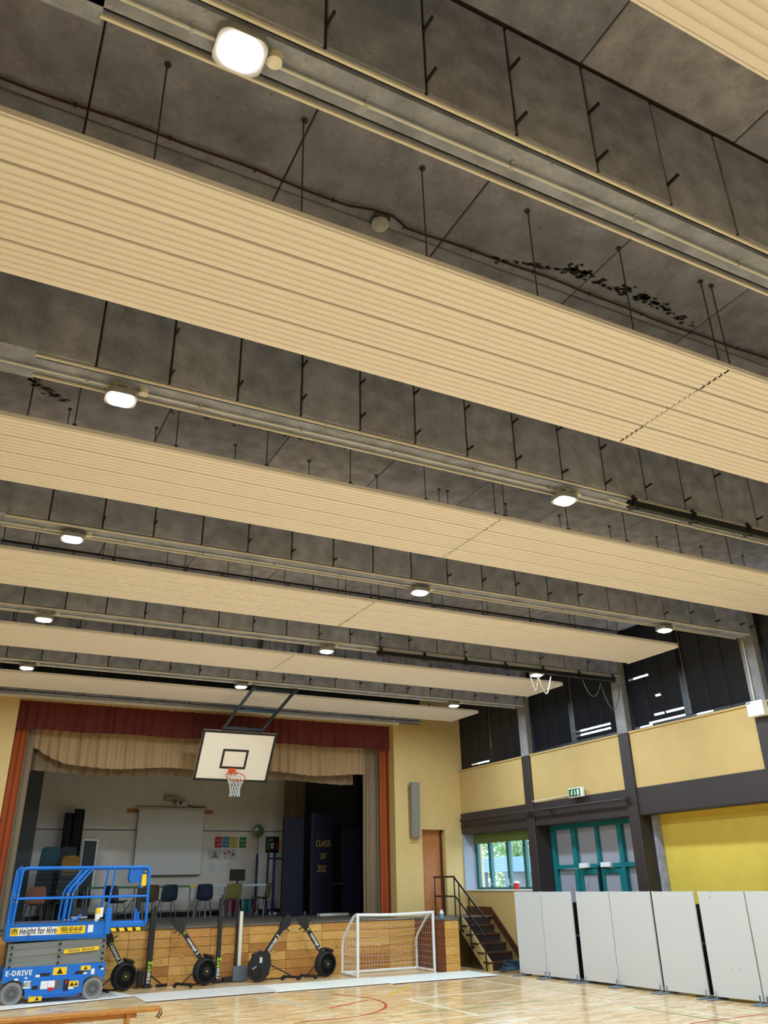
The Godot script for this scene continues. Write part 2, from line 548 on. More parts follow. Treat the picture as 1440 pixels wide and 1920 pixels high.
# ---------------------------------------------------------------- shell
func build_shell() -> void:
	var fl := thing("floor", Vector3.ZERO, "polished light hardwood strip floor with painted court lines", "floor", "", "structure")
	var st := mb()
	span(st, Vector3(XL - 0.3, -0.2, -19.2), Vector3(12.6, 0, 6.8))
	obj("boards", st, M.floor, fl)
	# painted lines, a film of paint on the boards
	var W := 0.045
	var lines := [
		["white", Vector2(5.2, -11.46), Vector2(10.66, -11.46)], ["white", Vector2(5.2, -10.82), Vector2(10.71, -10.82)],
		["white", Vector2(9.82, -16.0), Vector2(9.82, -11.46)], ["white", Vector2(10.63, -16.4), Vector2(10.63, -11.46)],
		["white", Vector2(9.97, -10.82), Vector2(9.97, -4.0)], ["white", Vector2(10.71, -10.82), Vector2(10.71, -4.0)],
		["white", Vector2(7.31, -13.6), Vector2(7.31, -11.46)], ["white", Vector2(7.31, -13.6), Vector2(9.5, -13.65)],
		["green", Vector2(9.66, -10.84), Vector2(9.73, -6.0)], ["green", Vector2(6.6, -12.15), Vector2(9.0, -12.15)],
		["red", Vector2(9.2, -9.27), Vector2(10.9, -9.31)], ["yellow", Vector2(7.2, -14.1), Vector2(8.35, -15.4)],
		["red", Vector2(5.83, -13.38), Vector2(6.72, -13.9)], ["red", Vector2(6.55, -15.0), Vector2(6.72, -14.5)],
		["grey", Vector2(5.3, -15.2), Vector2(5.6, -13.9)],
	]
	for l in lines:
		var a: Vector2 = l[1]
		var b: Vector2 = l[2]
		var d := b - a
		var wid := 0.14 if l[0] == "grey" else W
		piece("%s_line" % l[0], Vector3((a.x + b.x) / 2, 0.0008, (a.y + b.y) / 2), Vector3(d.length(), 0.0016, wid), M["line_" + l[0]], fl, 0.0, Basis(Vector3.UP, -d.angle()))
	st = mb()
	var arc := []
	for i in 25:
		var t := lerpf(-0.6, 1.9, i / 24.0)
		arc.append(Vector3(5.4 + 1.45 * cos(t), 0, -13.9 + 1.6 * sin(t)))
	for i in 24:
		var a: Vector3 = arc[i]
		var b: Vector3 = arc[i + 1]
		var n := Vector3(b.z - a.z, 0, a.x - b.x).normalized() * 0.022
		var u := Vector3(0, 0.0016, 0)
		quad(st, a + n + u, a - n + u, b - n + u, b + n + u)
	obj("red_arc", st, M.line_red, fl)

	# ceiling slab, cast in panels with open joints
	var ce := thing("ceiling", Vector3.ZERO, "cast concrete ceiling slab with panel joints between the beams", "ceiling", "", "structure")
	st = mb()
	span(st, Vector3(XL - 0.3, SLAB + 0.03, -19.2), Vector3(12.5, SLAB + 0.25, 6.8))
	obj("slab_backing", st, M.joint, ce)
	var tex := RandomNumberGenerator.new()
	tex.seed = 5
	for k in range(-2, 5):
		var z0 := bz(k) - 0.32
		var z1 := bz(k + 1)
		for row in 2:
			var za := lerpf(z0, z1, row * 0.5) - 0.006
			var zb := lerpf(z0, z1, row * 0.5 + 0.5) + 0.006
			var x := -1.38
			while x < 12.3:
				var x1 := minf(x + 1.38, 12.3)
				var m: Material = M.slab[tex.randi() % 3]
				plank("slab_panel", Vector3(x + 0.006, SLAB + tex.randf() * 0.006, za), Vector3(x1 - 0.006, SLAB + 0.05, zb), m, ce, 0.006)
				x = x1
	# tarry stains on the slab
	var rs := RandomNumberGenerator.new()
	rs.seed = 88
	st = mb()
	var runs := [[Vector2(3.2, -4.2), Vector2(4.1, -3.98), 46, 0.03], [Vector2(3.9, -4.0), Vector2(4.9, -4.03), 80, 0.05], [Vector2(4.7, -4.0), Vector2(5.45, -4.11), 46, 0.045], [Vector2(-0.05, -7.72), Vector2(0.3, -7.98), 50, 0.05], [Vector2(1.3, -7.72), Vector2(4.1, -7.6), 40, 0.06], [Vector2(1.0, -1.4), Vector2(2.4, -2.0), 40, 0.3]]
	for q in runs:
		for i in q[2]:
			var c: Vector2 = q[0].lerp(q[1], rs.randf()) + Vector2(rs.randfn(), rs.randfn()) * q[3] * 0.55
			var rad := rs.randf_range(0.006, 0.028)
			var m := rs.randi_range(5, 8)
			var pl := PackedVector2Array()
			for a in m:
				var an := TAU * a / m
				pl.append(c + Vector2(cos(an) * rad * rs.randf_range(0.6, 1.8), sin(an) * rad * rs.randf_range(0.4, 1.0)))
			prism(st, pl, 0.0015, Transform3D(Basis(Vector3.RIGHT, Vector3(0, 0, 1), Vector3.DOWN), Vector3(0, SLAB - 0.0002, 0)))
	obj("tar_stain", st, M.stain, ce).set_meta("kind", "stuff")
	# other walls
	var wl := thing("wall_left", Vector3.ZERO, "yellow painted side wall with brown piers", "wall", "", "structure")
	st = mb()
	span(st, Vector3(XL - 0.3, 0, -19.2), Vector3(XL, SLAB + 0.2, 6.8))
	obj("plaster", st, M.yellow, wl)
	for k in range(-1, 6):
		if k == 5: continue
		st = mb()
		span(st, Vector3(XL, SOFFIT - 0.0, bz(k) - 0.36), Vector3(-0.02, SLAB, bz(k) + 0.05))
		obj("beam_haunch", st, M.concrete[1], wl)
		st = mb()
		span(st, Vector3(XL, 0, bz(k) - 0.32), Vector3(XL + 0.25, SOFFIT, bz(k)))
		obj("pier", st, M.brown, wl)
	var wr := thing("wall_rear", Vector3.ZERO, "yellow painted rear wall facing the stage", "wall", "", "structure")
	st = mb()
	span(st, Vector3(XL - 0.3, 0, 6.5), Vector3(12.5, SLAB + 0.2, 6.8))
	obj("plaster", st, M.yellow, wr)

# ---------------------------------------------------------------- beams
func build_beams() -> void:
	var r := RandomNumberGenerator.new()
	r.seed = 19
	var ord := ["first", "second", "third", "fourth", "fifth", "sixth", "seventh", "eighth"]
	for k in range(-2, 5):
		var z := bz(k)
		var nth: String = ord[4 - k]
		var b := thing("concrete_beam", Vector3(0, SOFFIT, z), "deep grey concrete roof beam with jointed face, %s out from the stage wall" % nth, "beam", "concrete roof beams across the hall", "structure")
		var st := mb()
		span(st, Vector3(XL, 0.045, -0.295), Vector3(11.75, SLAB - SOFFIT + 0.02, -0.02))
		obj("beam_core", st, M.joint, b)
		st = mb()
		span(st, Vector3(XL, 0.02, -0.32), Vector3(11.75, SLAB - SOFFIT, -0.296))
		obj("rear_face", st, M.concrete[2], b)
		# soffit board between two slots
		st = mb()
		span(st, Vector3(XL, 0.0, -0.262), Vector3(11.75, 0.046, -0.058))
		obj("soffit", st, M.concrete[1], b)
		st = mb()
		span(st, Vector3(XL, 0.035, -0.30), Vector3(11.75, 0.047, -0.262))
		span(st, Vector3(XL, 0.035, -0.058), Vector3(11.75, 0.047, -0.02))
		obj("slot_shade_strip", st, M.slot_shade, b)  # near-black colour stands in for the shade inside the slots
		var x0 := -0.03
		while x0 < 11.7:
			var x1 := minf(x0 + 2.44 + r.randf_range(-0.05, 0.05), 11.74)
			plank("edge_strip", Vector3(x0 + 0.002, -0.010 + r.randf_range(-0.003, 0.003), -0.022), Vector3(x1 - 0.002, 0.014, -0.004), M.strip, b, 0.003)
			plank("edge_strip", Vector3(x0 + 0.002, -0.010 + r.randf_range(-0.003, 0.003), -0.318), Vector3(x1 - 0.002, 0.014, -0.300), M.strip, b, 0.003)
			x0 = x1
		# face panels 0.585 m wide with recessed joints
		var x := -0.165 - 0.585 * 2
		while x < 11.75:
			var x1 := minf(x + 0.585, 11.75)
			if x1 - x > 0.1:
				plank("face_panel", Vector3(x + 0.009, 0.03, -0.03), Vector3(x1 - 0.009, SLAB - SOFFIT - 0.015, r.randf_range(-0.006, 0.001)), M.concrete[r.randi() % 4], b, 0.006)
				if x > 0.1:
					for s in 2:
						if r.randf() < 0.72:
							var yy := 0.12 + 0.42 * s + r.randf_range(-0.03, 0.08)
							var lean := 0.08
							st = mb()
							bar(st, Vector3(x1, yy, -0.01), Vector3(x1 + 0.012, yy + r.randf_range(0.0, 0.02), lean), 0.012, 0.022)
							obj("tie_strap", st, M.strap, b)
			x = x1
		# steel conduit clipped to the soffit
		st = mb()
		var pts := []
		for i in 27:
			pts.append(Vector3(lerpf(-1.2, 11.6, i / 26.0), -0.022 + 0.002 * sin(i * 1.7), -0.17 + 0.004 * sin(i * 0.9)))
		tube(st, pts, 0.0115, 8)
		var cd := obj("conduit", st, M.galv, b)
		x = -0.55
		while x < 11.5:
			st = mb()
			box(st, Vector3(x, -0.004, -0.17), Vector3(0.022, 0.008, 0.066))
			box(st, Vector3(x, -0.021, -0.17), Vector3(0.02, 0.03, 0.03))
			obj("conduit_clip", st, M.alu, cd)
			x += 0.93
	# beam over the stage opening
	var b6 := thing("concrete_beam", Vector3(0, SOFFIT, -18.62), "shallow concrete beam with block joints over the stage opening", "beam", "concrete roof beams across the hall", "structure")
	var s6 := mb()
	span(s6, Vector3(XL, 0.0, -0.15), Vector3(10.6, SLAB - SOFFIT, -0.02))
	obj("beam_core", s6, M.joint, b6)
	var xx := XL
	while xx < 10.6:
		var x2 := minf(xx + 0.585, 10.6)
		plank("face_panel", Vector3(xx + 0.008, 0.07, -0.03), Vector3(x2 - 0.008, 0.27, 0.0), M.concrete[r.randi() % 4], b6, 0.005)
		plank("navy_fascia_board", Vector3(xx + 0.004, 0.275, -0.03), Vector3(x2 - 0.004, SLAB - SOFFIT, 0.006), M.navy_ceiling, b6, 0.004)
		xx = x2
	plank("edge_strip", Vector3(XL, 0.0, -0.03), Vector3(10.6, 0.05, 0.02), M.concrete[0], b6)
	plank("edge_strip", Vector3(XL, -0.05, -0.15), Vector3(10.0, 0.0, -0.04), M.strip, b6)

# ---------------------------------------------------------------- window wall
func build_window_wall() -> void:
	var w := thing("wall_right", Vector3.ZERO, "window wall with yellow spandrels, brown beams and concrete columns", "wall", "", "structure")
	var sill := 4.37
	# bays between the columns; k = column at bz(k)
	var edges := []
	for k in range(5, -4, -1):
		edges.append(bz(k))
	var nwin := 2
	for i in edges.size() - 1:
		var zf: float = edges[i]          # far
		var zn: float = edges[i + 1] - 0.28   # near end of the bay
		if i == 0: zf = PROS - 0.05
		if zn > 6.5: zn = 6.5
		if zf > 6.0: continue
		plank("spandrel", Vector3(XR, 3.34, zf), Vector3(XR + 0.3, sill, zn), M.yellow, w, 0.0)
		plank("spandrel_sill", Vector3(XR - 0.03, sill, zf), Vector3(XR + 0.3, sill + 0.035, zn), M.yellow, w)
		plank("brown_beam", Vector3(XR - 0.02, 2.85, zf), Vector3(XR + 0.34, 3.34, zn), M.brown, w, 0.008)
		window_high(nwin, zf, zn, sill + 0.035, i)
		nwin += 1
		if i == 0:
			plank("dado", Vector3(XR, 0, zf), Vector3(XR + 0.12, 1.535, zn), M.yellow, w, 0.0)
			plank("dado_back", Vector3(XR + 0.3, 0, zf), Vector3(XR + 0.5, 1.5, zn), M.yellow, w, 0.0)
			plank("window_board", Vector3(XR - 0.02, 1.535, zf), Vector3(XR + 0.46, 1.565, zn), M.off_white, w)
			plank("reveal", Vector3(XR, 1.565, PROS - 0.02), Vector3(XR + 0.42, 2.85, PROS + 0.03), M.reveal, w, 0.0)
			plank("lintel", Vector3(XR + 0.34, 2.74, zf), Vector3(XR + 0.5, 3.34, zn), M.concrete[0], w, 0.0)
		elif i == 1:
			plank("door_head", Vector3(XR + 0.34, 2.86, zf), Vector3(XR + 0.6, 3.34, zn), M.brown, w, 0.0)
		else:
			plank("alcove_back", Vector3(XR + 0.42, 0, zf), Vector3(XR + 0.6, 3.0, zn), M.yellow_deep, w, 0.0)
			plank("alcove_head", Vector3(XR + 0.3, 2.85, zf), Vector3(XR + 0.45, 3.34, zn), M.yellow_deep, w, 0.0)
			if i > 2: plank("alcove_reveal", Vector3(XR + 0.2, 0, zf + 0.0), Vector3(XR + 0.43, 2.85, zf + 0.04), M.yellow_deep, w, 0.0)
			plank("edge_angle", Vector3(XR - 0.022, 2.84, zf), Vector3(XR + 0.02, 2.85, zn), M.strap, w, 0.0)
	for k in range(4, -3, -1):
		var z := bz(k)
		plank("column", Vector3(XR - 0.06, 0, z - 0.28), Vector3(XR + 0.5, sill + 0.01, z), M.brown, w, 0.012)
		plank("column_head", Vector3(XR - 0.05, sill + 0.01, z - 0.29), Vector3(XR + 0.28, SLAB, z), M.column, w, 0.012)
	plank("column_strip", Vector3(XR + 0.25, 0, bz(3)), Vector3(XR + 0.42, 2.85, bz(3) + 0.06), M.concrete[2], w)

	# exterior skin beyond the recesses so that no sky leaks in
	# lower window, bay by the stage
	var zf0 := PROS - 0.02
	var zn0 := bz(4) - 0.28
	var win := thing("window_1", Vector3(XR + 0.4, 1.565, 0), "four-light window with green metal frame beside the stage stairs", "window", "", "structure")
	var y1 := 1.175
	plank("window_frame", Vector3(-0.03, 0, zf0), Vector3(0.05, 0.05, zn0), M.teal_win, win)
	plank("window_frame", Vector3(-0.03, y1 - 0.02, zf0), Vector3(0.05, y1 + 0.03, zn0), M.teal_win, win)
	for z in [-18.70, -18.12, -17.34, -16.66, -16.02]:
		plank("mullion", Vector3(-0.05, 0.04, z - 0.05), Vector3(0.05, y1, z + 0.05), M.teal_win, win)
	plank("blind_roll", Vector3(-0.09, y1 - 0.13, zf0 + 0.05), Vector3(-0.05, y1 + 0.09, zn0 - 0.05), flat(Color(0.40, 0.47, 0.24), 0.7), win)
	var prev := zf0
	for z in [-18.12, -17.34, -16.66, zn0]:
		var st := mb()
		span(st, Vector3(0.0, 0.04, prev), Vector3(0.006, y1, z))
		obj("pane", st, M.glass, win)
		prev = z
	for z in [-18.08, -17.30]:
		var st := mb()
		tube(st, [Vector3(-0.06, 0.1, z), Vector3(-0.1, 0.12, z), Vector3(-0.1, 0.24, z)], 0.012)
		obj("window_handle", st, M.chrome, win)

	# green double doors in the next bay
	var d := thing("door_2", Vector3(XR + 0.42, 0, 0), "teal framed double doors with grey panels and side lights", "door", "", "structure")
	var zd0 := bz(4) - 0.0
	var zd1 := bz(3) - 0.28
	var st2 := mb()
	span(st2, Vector3(0.06, 0, zd0), Vector3(0.12, 2.87, zd1))
	obj("backing", st2, M.grey_panel, d)
	var posts := [-15.60, -14.87, -13.42, -12.72]
	for z in posts:
		plank("door_post", Vector3(-0.06, 0, z - 0.06), Vector3(0.06, 2.86, z + 0.06), M.teal, d)
	plank("transom", Vector3(-0.05, 2.76, zd0), Vector3(0.055, 2.86, zd1), M.teal, d)
	plank("transom", Vector3(-0.05, 1.96, zd0), Vector3(0.055, 2.04, zd1), M.teal, d)
	plank("mullion", Vector3(-0.04, 2.04, -14.18), Vector3(0.055, 2.76, -14.10), M.teal, d)
	for p in [[-15.54, -14.93, 2.04, 2.76], [-14.81, -14.18, 2.04, 2.76], [-14.10, -13.48, 2.04, 2.76], [-13.36, -12.66, 2.04, 2.76], [-15.54, -14.93, 0.1, 1.96], [-13.36, -12.66, 0.1, 1.96]]:
		plank("door_panel", Vector3(0.035, p[2], p[0]), Vector3(0.058, p[3], p[1]), M.grey_panel, d)
	for s in [[-14.81, -14.15], [-14.13, -13.48]]:
		var leaf := Node3D.new()
		leaf.name = numbered("door_leaf", d)
		d.add_child(leaf)
		plank("stile", Vector3(-0.03, 0.02, s[0]), Vector3(0.03, 1.95, s[0] + 0.1), M.teal, leaf)
		plank("stile", Vector3(-0.03, 0.02, s[1] - 0.1), Vector3(0.03, 1.95, s[1]), M.teal, leaf)
		plank("rail", Vector3(-0.03, 1.84, s[0] + 0.1), Vector3(0.03, 1.95, s[1] - 0.1), M.teal, leaf)
		plank("rail", Vector3(-0.03, 0.02, s[0] + 0.1), Vector3(0.03, 0.25, s[1] - 0.1), M.teal, leaf)
		plank("leaf_panel", Vector3(0.0, 0.25, s[0] + 0.1), Vector3(0.02, 1.84, s[1] - 0.1), M.grey_panel, leaf)
		plank("door_closer", Vector3(-0.12, 1.97, s[0] + 0.12), Vector3(-0.05, 2.06, s[0] + 0.4), M.sticker_white, leaf)
		var ca := mb()
		bar(ca, Vector3(-0.09, 1.965, s[0] + 0.3), Vector3(-0.32 if s[0] < -14.5 else -0.1, 1.95, s[0] - 0.1 if s[0] < -14.5 else s[0] + 0.5), 0.02, 0.012)
		obj("closer_arm", ca, M.alu, leaf)
	var cb := mb()
	span(cb, Vector3(-0.07, 0.9, -14.17), Vector3(-0.03, 2.0, -14.11))
	obj("bolt_bar", cb, M.black, d)

func window_high(n: int, zf: float, zn: float, y0: float, i: int) -> void:
	# clerestory light: green frame, glass, dark slatted blinds hanging inside
	var ord := ["beside the stage wall", "second from the stage wall", "third from the stage wall", "fourth from the stage wall", "fifth from the stage wall", "sixth from the stage wall", "seventh from the stage wall", "eighth from the stage wall"]
	var w := thing("window_%d" % n, Vector3(XR + 0.2, y0, 0), "high window behind dark blinds, " + ord[mini(i, 7)], "window", "high windows over the yellow spandrels", "structure")
	var top := SLAB - y0
	var zm := lerpf(zf, zn, 0.5)
	for z in [zf + 0.03, zm, zn - 0.03]:
		plank("window_frame", Vector3(-0.06, 0, z - 0.05), Vector3(0.05, top, z + 0.05), M.green_frame, w)
	plank("window_frame", Vector3(-0.06, 0, zf), Vector3(0.05, 0.05, zn), M.green_frame, w)
	plank("window_frame", Vector3(-0.06, top - 0.06, zf), Vector3(0.05, top, zn), M.green_frame, w)
	for h in 2:
		var a := (zf if h == 0 else zm) + 0.08
		var b := (zm if h == 0 else zn) - 0.08
		var st := mb()
		span(st, Vector3(0.0, 0.05, a - 0.03), Vector3(0.006, top - 0.06, b + 0.03))
		obj("pane", st, M.glass, w)
		# slats: overlapping tilted strips; some near the bottom have slipped
		var rr := RandomNumberGenerator.new()
		rr.seed = 100 + i * 10 + h
		st = mb()
		var ns := 44
		var pitch := (top - 0.14) / ns
		for s in ns:
			var y := 0.07 + pitch * (s + 0.5)
			var tilt := 0.42
			var hole := false
			var za := a
			var zb := b
			if h == 1 and i == 1 and (s == 2 or s == 4): za = lerpf(a, b, 0.82)
			elif h == 0 and i == 2 and (s == 3): zb = lerpf(a, b, 0.42)
			elif h == 0 and i == 2 and (s == 21): za = lerpf(a, b, 0.42)
			elif h == 0 and i == 2 and (s == 11): zb = lerpf(a, b, 0.5)
			elif h == 0 and i == 0 and s == 0: zb = lerpf(a, b, 0.35)
			if i == 2 and s == 0: hole = true
			if hole and h == 0: zb = lerpf(a, b, 0.3)
			var t := Basis(Vector3(0, 0, 1), tilt)
			box(st, Vector3(-0.1, y, (za + zb) / 2), Vector3(0.004, pitch * 1.12, zb - za), t)
			if h == 0 and i == 2 and s == 11:
				box(st, Vector3(-0.1, y, lerpf(a, b, 0.8)), Vector3(0.004, pitch * 1.12, (b - a) * 0.4), t)
			if h == 0 and i == 2 and s == 3:
				box(st, Vector3(-0.1, y, lerpf(a, b, 0.63)), Vector3(0.004, pitch * 1.12, (b - a) * 0.03), t)
		box(st, Vector3(-0.1, 0.035, (a + b) / 2 if i != 2 else lerpf(a, b, 0.68)), Vector3(0.012, 0.085, (b - a) if i != 2 else (b - a) * 0.64))
		obj("blind_slats", st, M.blind, w).set_meta("kind", "stuff")
		plank("blind_stop", Vector3(-0.11, 0.02, a - 0.08), Vector3(-0.05, top, a + 0.01), M.blind, w)
		plank("blind_stop", Vector3(-0.11, 0.02, b - 0.01), Vector3(-0.05, top, b + 0.08), M.blind, w)
		st = mb()
		for q in [0.33, 0.66]:
			cyl(st, Vector3(-0.112, 0.05, lerpf(a, b, q)), Vector3(-0.112, top, lerpf(a, b, q)), 0.006, -1, 6)
		obj("ladder_tape", st, M.black, w)
	var cd := mb()
	tube(cd, [Vector3(-0.13, 0.35, zm + 0.06), Vector3(-0.14, 1.0, zm + 0.075), Vector3(-0.12, top, zm + 0.05)], 0.006, 6)
	obj("winder_cord", cd, M.curtain_drab, w)
	if i > 0 and i < 4:
		cd = mb()
		cbox(cd, Vector3(-0.12, 0.3 if i == 1 else 0.12, zm + 0.06), Vector3(0.05, 0.1, 0.07), 0.012)
		obj("winder_box", cd, M.lead, w)

# ---------------------------------------------------------------- stage
func build_stage() -> void:
	var r := RandomNumberGenerator.new()
	r.seed = 77
	var s := thing("stage_platform", Vector3.ZERO, "raised timber stage fronted with honey-coloured oak planks", "stage", "", "structure")
	var st := mb()
	span(st, Vector3(XL, 0, -24.6), Vector3(9.98, STAGE - 0.03, FRONT + 0.06 - 0.1))
	span(st, Vector3(9.98, 0, -24.6), Vector3(10.32, STAGE - 0.03, -16.83))
	span(st, Vector3(10.32, 0, -24.6), Vector3(10.9, STAGE - 0.03, -17.75))
	obj("carcass", st, M.joint, s)
	plank("stage_deck", Vector3(XL, STAGE - 0.03, -24.6), Vector3(10.0, STAGE, FRONT + 0.02), M.stage_floor, s)
	plank("landing_deck", Vector3(10.0, STAGE - 0.03, -24.6), Vector3(11.8, STAGE, -17.62), M.stage_floor, s)
	plank("stage_cap", Vector3(9.97, STAGE - 0.03, -17.62), Vector3(10.36, STAGE, -16.79), M.stage_floor, s)
	# front: panels 0.82 m wide, three planks in each, two tiers
	var x := XL
	var ph := (STAGE - 0.035) / 6.0
	while x < 9.97:
		var x1 := minf(x + 0.82, 9.98)
		for tier in 2:
			var base: int = [0, 1, 5, 3, 2, 0, 4][r.randi() % 7]
			for q in 3:
				var row := tier * 3 + q
				var mi: int = base if r.randf() < 0.62 else r.randi() % 6
				plank("front_plank", Vector3(x + 0.003, row * ph + 0.003, FRONT - 0.06), Vector3(x1 - 0.003, (row + 1) * ph - 0.003, FRONT + r.randf_range(-0.004, 0.003)), M.oak[mi], s, 0.004)
		for q in 2:
			plank("catch", Vector3(x + 0.2 + 0.3 * q, ph * 3 - 0.012, FRONT), Vector3(x + 0.29 + 0.3 * q, ph * 3 + 0.012, FRONT + 0.012), M.gold, s, 0.003)
		x = x1
	for row in 6:
		plank("wing_plank", Vector3(9.965, row * ph + 0.002, FRONT), Vector3(9.99, (row + 1) * ph - 0.002, -16.8), M.oak_shaded, s, 0.003)
		plank("wing_plank", Vector3(9.99, row * ph + 0.002, -16.84), Vector3(10.34, (row + 1) * ph - 0.002, -16.8 + r.randf_range(-0.002, 0.003)), M.oak[[0, 5, 3, 0, 5, 3][row]], s, 0.003)

	# stairs down beside the window wall
	var t := thing("stage_stairs", Vector3(10.9, 0, -16.55), "dark brown stairs with open side, climbing to the stage door", "stairs", "", "structure")
	var rise := STAGE / 6.0
	var go := 0.214
	for i in 6:
		var y := rise * (i + 1)
		var z := -go * i
		if i < 5: plank("tread", Vector3(-0.01, y - 0.035, z - go), Vector3(0.78, y, z + 0.025), M.step_wood, t)
		plank("riser", Vector3(0.03, y - rise, z - 0.02), Vector3(0.78, y - 0.035, z), M.step, t)
	st = mb()
	prism(st, PackedVector2Array([Vector2(0.02, 0), Vector2(0.02, 0.16), Vector2(-1.05, 1.0), Vector2(-1.3, 1.0), Vector2(-1.3, 0.86), Vector2(-0.2, 0)]), 0.06, Transform3D(Basis(Vector3(0, 0, 1), Vector3(0, 1, 0), Vector3(-1, 0, 0)), Vector3(0.08, 0, 0)))
	obj("stringer", st, M.yellow, t)
	st = mb()
	prism(st, PackedVector2Array([Vector2(0.12, 0), Vector2(0.12, 0.2), Vector2(-1.1, 1.2), Vector2(-2.15, 1.2), Vector2(-2.15, 1.0), Vector2(-1.1, 1.0)]), 0.03, Transform3D(Basis(Vector3(0, 0, 1), Vector3(0, 1, 0), Vector3(-1, 0, 0)), Vector3(0.89, 0, 0)))
	obj("wall_skirting", st, M.step_wood, t)
	# railing
	var rl := thing("stair_railing", Vector3(10.88, STAGE, -18.7), "black metal handrail beside the dark stage stairs", "railing")
	st = mb()
	tube(st, fillet([Vector3(0, 0.84, 0), Vector3(0, 0.84, 0.93), Vector3(0, 0.80, 0.96), Vector3(0, 0.02, 2.1)], 0.04), 0.021)
	obj("handrail", st, M.black_gloss, rl)
	st = mb()
	tube(st, fillet([Vector3(0, 0.42, 0), Vector3(0, 0.42, 0.95), Vector3(0, -0.36, 2.1)], 0.04), 0.019)
	obj("mid_rail", st, M.black_gloss, rl)
	for p in [[0.02, 0.84, 0.0], [0.46, 0.84, 0.0], [0.92, 0.84, 0.0], [1.12, 0.69, -0.30], [1.52, 0.40, -0.62], [2.08, -0.33, -STAGE]]:
		st = mb()
		cyl(st, Vector3(0, p[2], p[0]), Vector3(0, p[1], p[0]), 0.016, -1, 8)
		if p[0] > 1.0 and p[0] < 2.0:
			cyl(st, Vector3(0, p[2] + 0.03, p[0]), Vector3(0.07, p[2] + 0.03, p[0]), 0.014, -1, 8)
			cyl(st, Vector3(-0.0, p[2] + 0.02, p[0] + 0.045), Vector3(0.05, p[2] + 0.02, p[0] + 0.045), 0.022, -1, 8)
		obj("post", st, M.black_gloss, rl)

	# wall round the opening
	var w := thing("wall_stage", Vector3.ZERO, "pale yellow wall round the stage opening", "wall", "", "structure")
	var zb := PROS - 0.3
	plank("pier_panel", Vector3(XL, 0, zb), Vector3(0.93, SLAB, PROS), M.cream_wall, w, 0.0)
	plank("pier_panel", Vector3(9.87, 0, zb), Vector3(10.62, SLAB, PROS), M.cream_wall, w, 0.0)
	plank("pier_panel", Vector3(11.34, 0, zb), Vector3(12.4, SLAB, PROS), M.cream_wall, w, 0.0)
	plank("door_head", Vector3(10.62, 2.95, zb), Vector3(11.34, SLAB, PROS), M.cream_wall, w, 0.0)
	plank("opening_head", Vector3(0.93, 5.47, zb), Vector3(9.87, SLAB, PROS), M.cream_wall, w, 0.0)
	var d := thing("door_1", Vector3(10.62, STAGE, PROS), "plain orange-brown timber door at the top of the stage stairs", "door", "", "structure")
	plank("door_leaf", Vector3(0.02, 0.005, -0.22), Vector3(0.60, 1.90, -0.18), M.door_wood, d)
	plank("door_frame", Vector3(0.60, 0, -0.24), Vector3(0.66, 1.93, -0.15), M.step_wood, d)
	plank("door_frame", Vector3(0.0, 1.88, -0.24), Vector3(0.66, 1.93, -0.15), M.door_wood, d)
	plank("door_jamb", Vector3(0.66, 0, -0.3), Vector3(0.72, 1.93, -0.0), M.cream_wall, d, 0.0)
	st = mb()
	tube(st, [Vector3(0.0, 0.93, -0.16), Vector3(0.03, 0.93, -0.10), Vector3(0.11, 0.88, -0.10)], 0.014)
	obj("door_handle", st, M.chrome, d)
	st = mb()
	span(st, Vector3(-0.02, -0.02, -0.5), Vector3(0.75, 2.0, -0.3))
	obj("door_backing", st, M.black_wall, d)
	# room behind the opening
	var sb := thing("wall_stage_back", Vector3.ZERO, "off-white rear wall of the stage", "wall", "", "structure")
	plank("plaster", Vector3(2.08, STAGE, -24.7), Vector3(9.05, 6.4, -24.4), M.stage_wall, sb, 0.0)
	plank("dark_return", Vector3(-0.3, STAGE, -24.6), Vector3(2.1, 6.4, -24.2), M.side_return, sb, 0.0)
	plank("dark_return", Vector3(9.03, STAGE, -24.7), Vector3(11.4, 6.4, -24.2), M.charcoal, sb, 0.0)
	plank("skirting", Vector3(2.1, STAGE, -24.4), Vector3(9.03, STAGE + 0.12, -24.37), M.black, sb)
	plank("dado_rail", Vector3(2.1, 3.19, -24.4), Vector3(9.03, 3.215, -24.38), M.lead, sb)
	plank("radiator_panel", Vector3(3.5, 1.18, -24.4), Vector3(8.2, 1.42, -24.33), M.stage_wall, sb)
	var sl := thing("wall_stage_side", Vector3.ZERO, "grey side walls and ceiling of the stage recess", "wall", "", "structure")
	plank("side_wall", Vector3(-0.6, 0, -24.7), Vector3(-0.3, 6.6, PROS - 0.28), M.stage_grey, sl, 0.0)
	plank("side_wall", Vector3(11.4, 0, -24.7), Vector3(11.7, 6.6, PROS - 0.28), M.black_wall, sl, 0.0)
	plank("stage_ceiling", Vector3(-0.6, 6.4, -24.7), Vector3(11.7, 6.6, PROS - 0.28), M.stage_grey, sl, 0.0)
	# recessed doorway in the dark return, seen past the navy mats
	plank("inner_door", Vector3(9.66, STAGE, -24.2), Vector3(10.15, 3.05, -24.16), M.step_wood, sb)
	plank("inner_door_frame", Vector3(9.58, STAGE, -24.2), Vector3(9.66, 3.12, -24.14), M.charcoal, sb)

